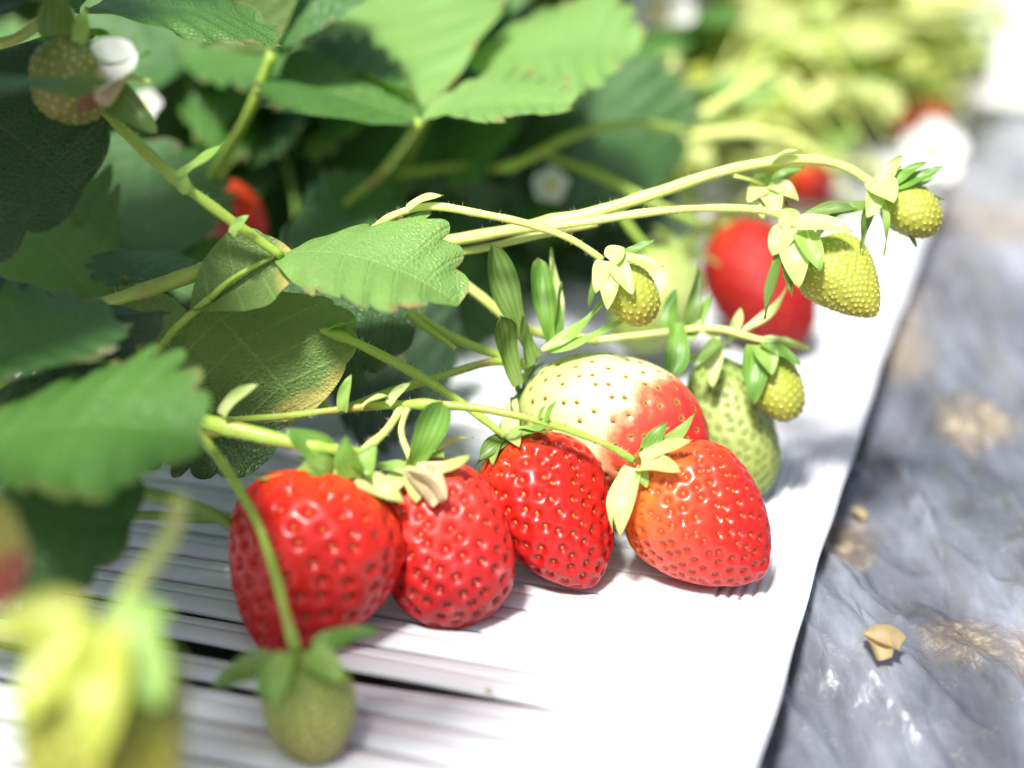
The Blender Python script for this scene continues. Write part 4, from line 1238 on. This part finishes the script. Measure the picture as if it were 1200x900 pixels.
fruit('unripe strawberry', 'green fruit at the top left with a white petal still attached to its side', P(80, 48, 37.4), P(90, 140, 36.8), 0.92,
      M['green_dark'], M['seed_yellow'], 220, pit=.03, pit_r=.07, raised=True, tm=.45, seeds=(.045, .036, .014), p=2.6, q=0.5, res=(90, 120), seed=16, name='unripe_strawberry',
      calyx=dict(n=4, len=0.8, w=0.4, lift=20, mats=[SG, SD], extra=[
          X((66, 42, 36.6), (64, -14, 36.2), 0.75, (0, .2, .95), SD, bow=-.06),
          X((92, 50, 36.4), (100, 8, 36.2), 0.34, (0, .3, .9), SM, bow=.05),
          X((108, 62, 36.3), (176, 60, 35.9), 0.60, (-.1, .8, .5), SG, bow=-.30),
          X((132, 88, 36.3), (178, 96, 36.1), 0.36, (-.1, .8, .5), SPL, bow=-.1),
          X((122, 102, 36.4), (184, 156, 36.2), 0.78, (.2, .5, .8), SD, bow=-.12),
          X((118, 84, 36.2), (162, 66, 35.9), 1.0, (.1, .3, .95), M['petal'], bow=.12, blunt=.3),
          X((132, 86, 36.1), (120, 126, 35.9), 0.55, (.2, .3, .9), M['petal_dry'], bow=.12, blunt=.35),
          X((125, 105, 36.3), (92, 132, 36.2), 0.40, (.2, .3, .9), M['brown_scrap'], bow=.12, blunt=.4)]))
fruit('strawberry', 'blurred coral red fruit deep among the leaves behind the long green stalk', P(252, 222, 52), P(298, 292, 51), 1.05, M['ripe_orange'], M['seed_gold'], 60, pit=.03,
      res=(40, 50), seed=17, p=2.4, q=.5, calyx=dict(n=5, len=0.9, w=0.4, lift=10, mats=[SM]))
fruit('strawberry', 'faint coral fruit behind the flower bud and the long pale stalk', P(938, 178, 74), P(960, 244, 74), 1.15, M['ripe_orange'], M['seed_gold'], 60, pit=.03,
      res=(40, 50), seed=18, p=2.4, q=.5, calyx=dict(n=5, len=0.9, w=0.4, lift=10, mats=[SPL]))
fruit('unripe strawberry', 'blurred whitish green fruit behind the half ripe strawberry', P(796, 300, 53), P(735, 408, 52), 1.45, M['green'], M['seed_yellow'], 80, pit=.03,
      res=(50, 60), seed=19, p=2.4, q=.5, name='unripe_strawberry', calyx=dict(n=6, len=1.1, w=0.5, lift=10, mats=[SPL]))
# closed flower bud below the long stalk
b_ = fruit('flower bud', 'closed bud with pale green sepals hanging from the long pale stalk', P(900, 224, 42.6), P(920, 252, 42.4), 0.38, M['straw'], M['seed_brown'], 20, pit=.01,
           res=(24, 30), seed=20, name='flower_bud', calyx=dict(n=0, mats=[SPL], extra=[
               X((895, 218, 42.4), (876, 238, 42.0), 0.5, (-.3, .4, .9), SPL, bow=.2),
               X((898, 222, 42.2), (912, 254, 41.8), 0.5, (-.1, .3, .9), SPL, bow=.2),
               X((902, 218, 42.3), (936, 236, 42.1), 0.5, (.2, .6, .8), SPL, bow=.25),
               X((896, 214, 42.4), (900, 204, 42.3), 0.5, (0, .6, .8), SM, bow=.1),
               X((905, 216, 42.5), (942, 196, 42.5), 0.3, (0, .6, .8), SG, bow=.1),
               X((884, 236, 42.2), (897, 260, 42.0), 0.2, (-.3, .3, .9), SPL)]))

# ------------------------------------------------------------------ unseen leaves added to the near plant, shading the left part from above
rr_ = random.Random(5)
for (px, py, d) in [(-150, -160, 35), (-260, 60, 33), (-230, -300, 34)]:
    L = new_leaf(plant, (px, py, d))
    petiole(L, [(-160, 420, 48), ((px - 160) / 2, py * 0.3 + 120, (d + 44) / 2), (px, py, d)], [0.15, 0.11], 'stem', n=5, seg=7)
    a0 = rr_.uniform(0, 6)
    for j in range(3):
        a_ = a0 + j * 2.0
        lf(L, (px, py, d), (px + 210 * math.cos(a_), py + 40 * math.sin(a_) + 20, d - 3.5 * math.sin(a_)), 4.8, (rr_.uniform(-.2, .2), .93, .35), 'leaf', teeth=6, res=4, nc=5)

for (px, py, d, k_) in [(-10, 230, 36.5, .12), (-70, 150, 37, .10), (60, 350, 37.5, .13), (-20, 330, 37.5, .115), (180, 250, 47, .16)]:  # added occluders out of view, set sunward of the leaves they darken
    q_ = P(px, py, d) + sd * k_
    L = empty('leaf', q_, plant)
    stem('petiole', [P(-140, 480, 50), P(-140, 480, 50).lerp(q_, 0.6) + Vector((-.02, 0, .02)), q_], [0.15, 0.11], M['stem'], L, n=5, seg=7)
    for j in range(3):
        a_ = 1.0 + j * 2.1 + px
        leaflet('leaflet', q_, q_ + Vector((math.cos(a_) * .045, math.sin(a_) * .045, -.004)), 4.8, sd + Vector((0, 0, .6)), M['leaf'], L, teeth=6, res=4, nc=5, seed=j + 77)

for (px, py, k_, m_) in [(230, 850, .215, 'leaf'), (420, 820, .225, 'leaf')]:  # added out of view to drop soft shade on the panel's lower left
    q_ = G(px, py) + sd * k_
    L = empty('leaf', q_, plant)
    stem('petiole', [P(-160, 520, 50), P(-160, 520, 50).lerp(q_, 0.6) + Vector((-.03, 0, .03)), q_], [0.15, 0.11], M['stem'], L, n=5, seg=7)
    for j in range(3):
        a_ = 1.0 + j * 2.1 + px
        leaflet('leaflet', q_, q_ + Vector((math.cos(a_) * .035, math.sin(a_) * .035, -.004)), 3.4, sd + Vector((0, 0, .6)), M[m_], L, teeth=6, res=4, nc=5, seed=j + 97)

# ------------------------------------------------------------------ the rest of the row, plants farther along it
def row_plant(seed, mats, n_leaf=13, hmax=13, spread=13):
    r = random.Random(seed)
    root = empty('strawberry_plant', (0, 0, 0))
    stem('crown', [Vector((0, 0, -.01)), Vector((0, 0, .012)), Vector((.001, 0, .026))], [1.3, 1.1, 0.6], M['stem_dark'], root, n=3, seg=8)
    for i in range(n_leaf):
        a = 2.399 * i + r.uniform(-.3, .3)
        rad = spread * CM * math.sqrt((i + 1) / n_leaf) * r.uniform(.8, 1.1)
        h = hmax * CM * r.uniform(.6, 1.0) * (1 - 0.25 * (i / n_leaf))
        top = Vector((rad * math.cos(a), rad * math.sin(a), h))
        L = empty('leaf', top, root)
        stem('petiole', [Vector((0, 0, .02)), Vector((top.x * .4, top.y * .4, h * .65)), top], [0.16, 0.11], M['stem'], L, n=4, seg=6)
        for j in range(3):
            b = a + (j - 1) * 1.5 + r.uniform(-.2, .2)
            ln = r.uniform(4.2, 6.0) * CM
            tip = top + Vector((math.cos(b) * ln, math.sin(b) * ln, r.uniform(-.25, .12) * ln))
            leaflet('leaflet', top, tip, r.uniform(4.2, 5.4), Vector((r.uniform(-.25, .25), r.uniform(-.25, .25), 1)), M[r.choice(mats)], L,
                    teeth=6, res=4, nc=4, seed=seed * 100 + i * 3 + j, fold=r.uniform(.05, .3), arch=.05)
    return root


def kids(o): return [c for c in bpy.data.objects if c.parent is o]


def copy_tree(o, parent=None):
    c = o.copy(); COL.objects.link(c)
    if parent is not None: c.parent = parent
    for ch in list(o.children): copy_tree(ch, c)
    return c


protos = [row_plant(3, ['leaf', 'leaf', 'leaf_blue', 'leaf_light']), row_plant(8, ['leaf_sunlit', 'leaf_sunlit', 'leaf_sunlit', 'leaf_light'], 13, 12, 11), row_plant(14, ['leaf', 'leaf_blue', 'leaf_shaded'], 14, 14, 13)]
spots = []
rr_ = random.Random(21)
for v in (34, 50, 67, 85, 104, 124, 146, 170):
    spots.append((rr_.uniform(22, 27), v + rr_.uniform(-3, 3), 2 if v < 60 else 0))
    spots.append((rr_.uniform(11.5, 14), v + 9 + rr_.uniform(-3, 3), 1))
    spots.append((rr_.uniform(15, 19), v + 2 + rr_.uniform(-3, 3), 1))
    spots.append((rr_.uniform(38, 46), v + rr_.uniform(-6, 6), 2))
LAB = ['strawberry plant out of focus farther along the row']
used_p = set()
for k, (u, v, pi) in enumerate(spots):
    if v < 45 and u < 20: continue
    o = protos[pi] if pi not in used_p else copy_tree(protos[pi])
    used_p.add(pi)
    if v > 66 and u < 20: u += 0.16 * (v - 66) + 2
    o.location = UV(u, v, 0)
    o.rotation_euler = (0, 0, rr_.uniform(0, 6.28))
    s_ = rr_.uniform(.85, 1.1)
    o.scale = (s_, s_, s_)
    tag(o, 'strawberry plant out of focus farther along the row', 'plant', 'strawberry plants farther along the row')

# fruit and blossom hanging at the panel's edge farther away
g_proto = fruit('unripe strawberry', 'unripe yellow green fruit blurred among the far plants', Vector((0, 0, 0)), Vector((0.004, -0.004, -0.024)), 0.95, M['yellow'], M['seed_yellow'],
                60, pit=.03, pit_r=.08, res=(28, 34), seed=40, name='unripe_strawberry', calyx=dict(n=6, len=1.3, w=0.6, lift=15, mats=[SPL]))
r_proto = fruit('strawberry', 'ripe red strawberry blurred among the far plants', Vector((0, 0, 0)), Vector((0.006, -0.004, -0.034)), 1.4, M['ripe_orange'], M['seed_gold'],
                60, pit=.03, pit_r=.08, res=(28, 34), seed=41, calyx=dict(n=6, len=1.3, w=0.6, lift=15, mats=[SPL]))


def make_flower():
    root = empty('strawberry_flower', (0, 0, 0))
    tag(root, 'white five petalled blossom blurred among the far plants', 'flower')
    cv = []
    for i in range(7):
        for k in range(10):
            a = 2 * math.pi * k / 10
            r0 = 0.0035 * math.cos(i / 6 * math.pi / 2)
            cv.append((r0 * math.cos(a), r0 * math.sin(a), 0.003 * math.sin(i / 6 * math.pi / 2)))
    cf = [(i * 10 + k, i * 10 + (k + 1) % 10, (i + 1) * 10 + (k + 1) % 10, (i + 1) * 10 + k) for i in range(6) for k in range(10)]
    mesh_obj('flower_centre', cv, cf, M['pollen'], root, origin=(0, 0, 0))
    for k in range(5):
        a = 2 * math.pi * k / 5
        e = Vector((math.cos(a), math.sin(a), 0))
        sepal('petal', e * 0.003, e * 0.0135 + Vector((0, 0, .002)), 1.15, Vector((0, 0, 1)), M['petal'], root, bow=-.1, blunt=.35, seed=k, nr=8, nc=3)
        a += .6
        e = Vector((math.cos(a), math.sin(a), 0))
        sepal('sepal', e * 0.003 - Vector((0, 0, .001)), e * 0.011 - Vector((0, 0, .003)), 0.45, Vector((0, 0, 1)), SM, root, nr=6, nc=2)
    return root


f_proto = make_flower()
first = set()


def put(proto, loc, rot, s_, label=None, group=None):
    o = copy_tree(proto) if proto.name in first else proto
    first.add(proto.name)
    o.location = loc; o.rotation_euler = rot; o.scale = (s_, s_, s_)
    if label: o['label'] = label
    if group: o['group'] = group
    elif 'group' in o: del o['group']
    return o


# low leafy growth with leaves paled by painted-in sunlight and fruit stalks spilling towards the panel's edge
def edge_growth(seed):
    r = random.Random(seed)
    root = empty('strawberry_plant', (0, 0, 0))
    stem('crown', [Vector((0, 0, -.01)), Vector((0, 0, .01)), Vector((.001, 0, .02))], [1.0, 0.9, 0.5], M['stem_dark'], root, n=3, seg=7)
    for i in range(26):
        a = 2.399 * i
        rad = 0.09 * math.sqrt((i + 1) / 26) * r.uniform(.8, 1.15)
        top = Vector((rad * math.cos(a), rad * math.sin(a), r.uniform(.025, .085)))
        L = empty('leaf', top, root)
        stem('petiole', [Vector((0, 0, .015)), Vector((top.x * .5, top.y * .5, top.z * .8)), top], [0.13, 0.09], M['stem_pale'], L, n=4, seg=6)
        for j in range(3):
            b = a + (j - 1) * 1.6 + r.uniform(-.3, .3)
            ln = r.uniform(1.7, 3.0) * CM
            leaflet('leaflet', top, top + Vector((math.cos(b) * ln, math.sin(b) * ln, r.uniform(-.4, .4) * ln)), r.uniform(1.6, 2.5), Vector((r.uniform(-.4, .4), r.uniform(-.8, .1), 1)),
                    M[r.choice(['leaf_sunlit', 'leaf_sunlit', 'leaf_sunlit', 'leaf_sunlit', 'leaf_light'])], L, teeth=5, res=4, nc=4, seed=seed * 90 + i * 3 + j, fold=.2)
    for i in range(12):
        a = r.uniform(0, 6.28)
        e = Vector((math.cos(a), math.sin(a), 0))
        stem('fruit_stalk', [Vector((0, 0, .02)), e * .05 + Vector((0, 0, r.uniform(.05, .1))), e * r.uniform(.08, .12) + Vector((0, 0, r.uniform(.01, .06)))], [0.11, 0.08, 0.06], M['stem_pale'], root, n=5, seg=6)
    return root


eg = [edge_growth(5), edge_growth(9)]
k = 0
for v in np.arange(33, 135, 7.5):
    for u in ((11.0,) if v < 44 else (9.5, 4.5) if v < 72 else (12.5 + (v - 72) * .12, 9.0 + (v - 72) * .12)):
        o = eg[k % 2] if k < 2 else copy_tree(eg[k % 2])
        o.location = UV(u + rr_.uniform(-1, 1), v + rr_.uniform(-2, 2), 0)
        o.rotation_euler = (0, 0, rr_.uniform(0, 6.28))
        s_ = rr_.uniform(.85, 1.15) * (0.55 if u < 6 else 0.9 if v < 70 else 0.75)
        o.scale = (s_, s_, s_)
        tag(o, 'low strawberry plant with pale sunlit-coloured leaves blurred near the far panel edge', 'plant', 'pale low plants near the far panel edge')
        k += 1

LG = 'unripe yellow green fruit blurred among the far plants'
for k in range(110):
    v = 34 + 95 * rr_.random() ** 1.3
    u = rr_.uniform(-0.3 if v < 70 else 4 + (v - 70) * .12, 14)
    if v < 48 and (u < 5 or u > 11): continue
    z = rr_.uniform(2.0, 8.5) * (1 if u > 6 else .45)
    put(g_proto, UV(u, v, z), (rr_.uniform(-.5, .5), rr_.uniform(-.5, .5), rr_.uniform(0, 6)), rr_.uniform(.8, 1.3), LG, 'unripe fruit among the far plants')
put(r_proto, P(1074, 112, 84), (0, 0, 1), 1.0, 'coral red strawberry blurred at the edge of the far plants, near the plastic film')
put(r_proto, P(1040, 60, 112), (0.3, 0, 3), 1.0, 'smallest orange strawberry blurred at the far end of the row')
put(r_proto, P(1085, 45, 118), (0.3, 0.2, 5), 0.9, 'orange strawberry blurred against the pale path at the far corner')
FL = [((772, 14, 74), 1.25, 'large white blossom blurred at the top of the picture above the bright leaf'),
      ((806, 20, 76), 0.9, 'white blossom blurred at the top, just beside the large one'),
      ((645, 218, 56), 0.5, 'small white blossom in the dark gap above the long pale stalk'),
      ((170, 122, 53), 0.4, 'small white blossom behind the green fruit with a petal'),
      ((990, 74, 84), 1.3, 'pale cream blossom blurred in the middle of the far plants'),
      ((1140, 108, 100), 0.9, 'white blossom blurred over the panel edge beside the plastic film'),
      ((1092, 178, 74), 1.2, 'white blossom blurred just behind the small fruit of the long stalk')]
for (p_, s_, lb) in FL:
    put(f_proto, P(*p_), (1.0, rr_.uniform(-.3, .3), rr_.uniform(-.3, .3)), s_, lb)
for k in range(60):
    v = rr_.uniform(46, 125)
    u_ = rr_.uniform(1 if v < 75 else 6, 15)
    put(f_proto, UV(u_, v, rr_.uniform(3, 9) * (1 if u_ > 5 else .5)), (rr_.uniform(0, 1), rr_.uniform(-.5, .5), 0), rr_.uniform(1.0, 1.6),
        'white blossom blurred among the far plants', 'blossoms among the far plants')

# scraps on the film and the panel
def on_film(px, py):
    o_ = np.array([0, 0, CAM_Z]); d_ = np.array(P(px, py, 45)) - o_; d_ /= np.linalg.norm(d_)
    w = FILM - o_; t_ = w @ d_
    ang = np.linalg.norm(w - t_[:, None] * d_, axis=1) / t_
    near = np.where(ang < 0.0035)[0]
    return Vector(FILM[near[np.argmin(t_[near])]]) + Vector((0, 0, .0005))


def scrap(label, at, size, mat, seed, z=0.0, n=2, name='dried_bract', cat='dried bract'):
    root = empty(name, at)
    tag(root, label, cat)
    r = random.Random(seed)
    for i in range(n):
        a = r.uniform(-.6, .6) + 2.2 + i * .5
        d_ = Vector((math.cos(a), math.sin(a), 0))
        sepal('dry_scale', at + d_ * (-.5 * size * CM) + Vector((0.002 * i, 0.001 * i, .001 + .0015 * i)), at + d_ * (.5 * size * CM) + Vector((.002 * i, 0, .0035 * size + .001 * i)), size * .5,
              Vector((.2, -.6, .8)), mat, root, bow=.25, cup=.7, seed=seed + i)
    return root


scrap('dry straw coloured bract lying on the creased plastic film', on_film(1020, 762), 0.95, M['straw'], 3, n=2)
scrap('tiny ochre scrap on the film close to the panel edge', on_film(1000, 606), 0.55, M['straw'], 9, n=1, name='dried_scrap', cat='scrap')
scrap('small brown crumb lying on the white panel front', G(866, 706, 0.05), 0.13, M['brown_scrap'], 5, n=1, name='crumb', cat='crumb')
scrap('ochre crumb caught in the dark slot of the panel', G(572, 815, 0.02), 0.2, M['straw'], 6, n=1, name='crumb', cat='crumb')
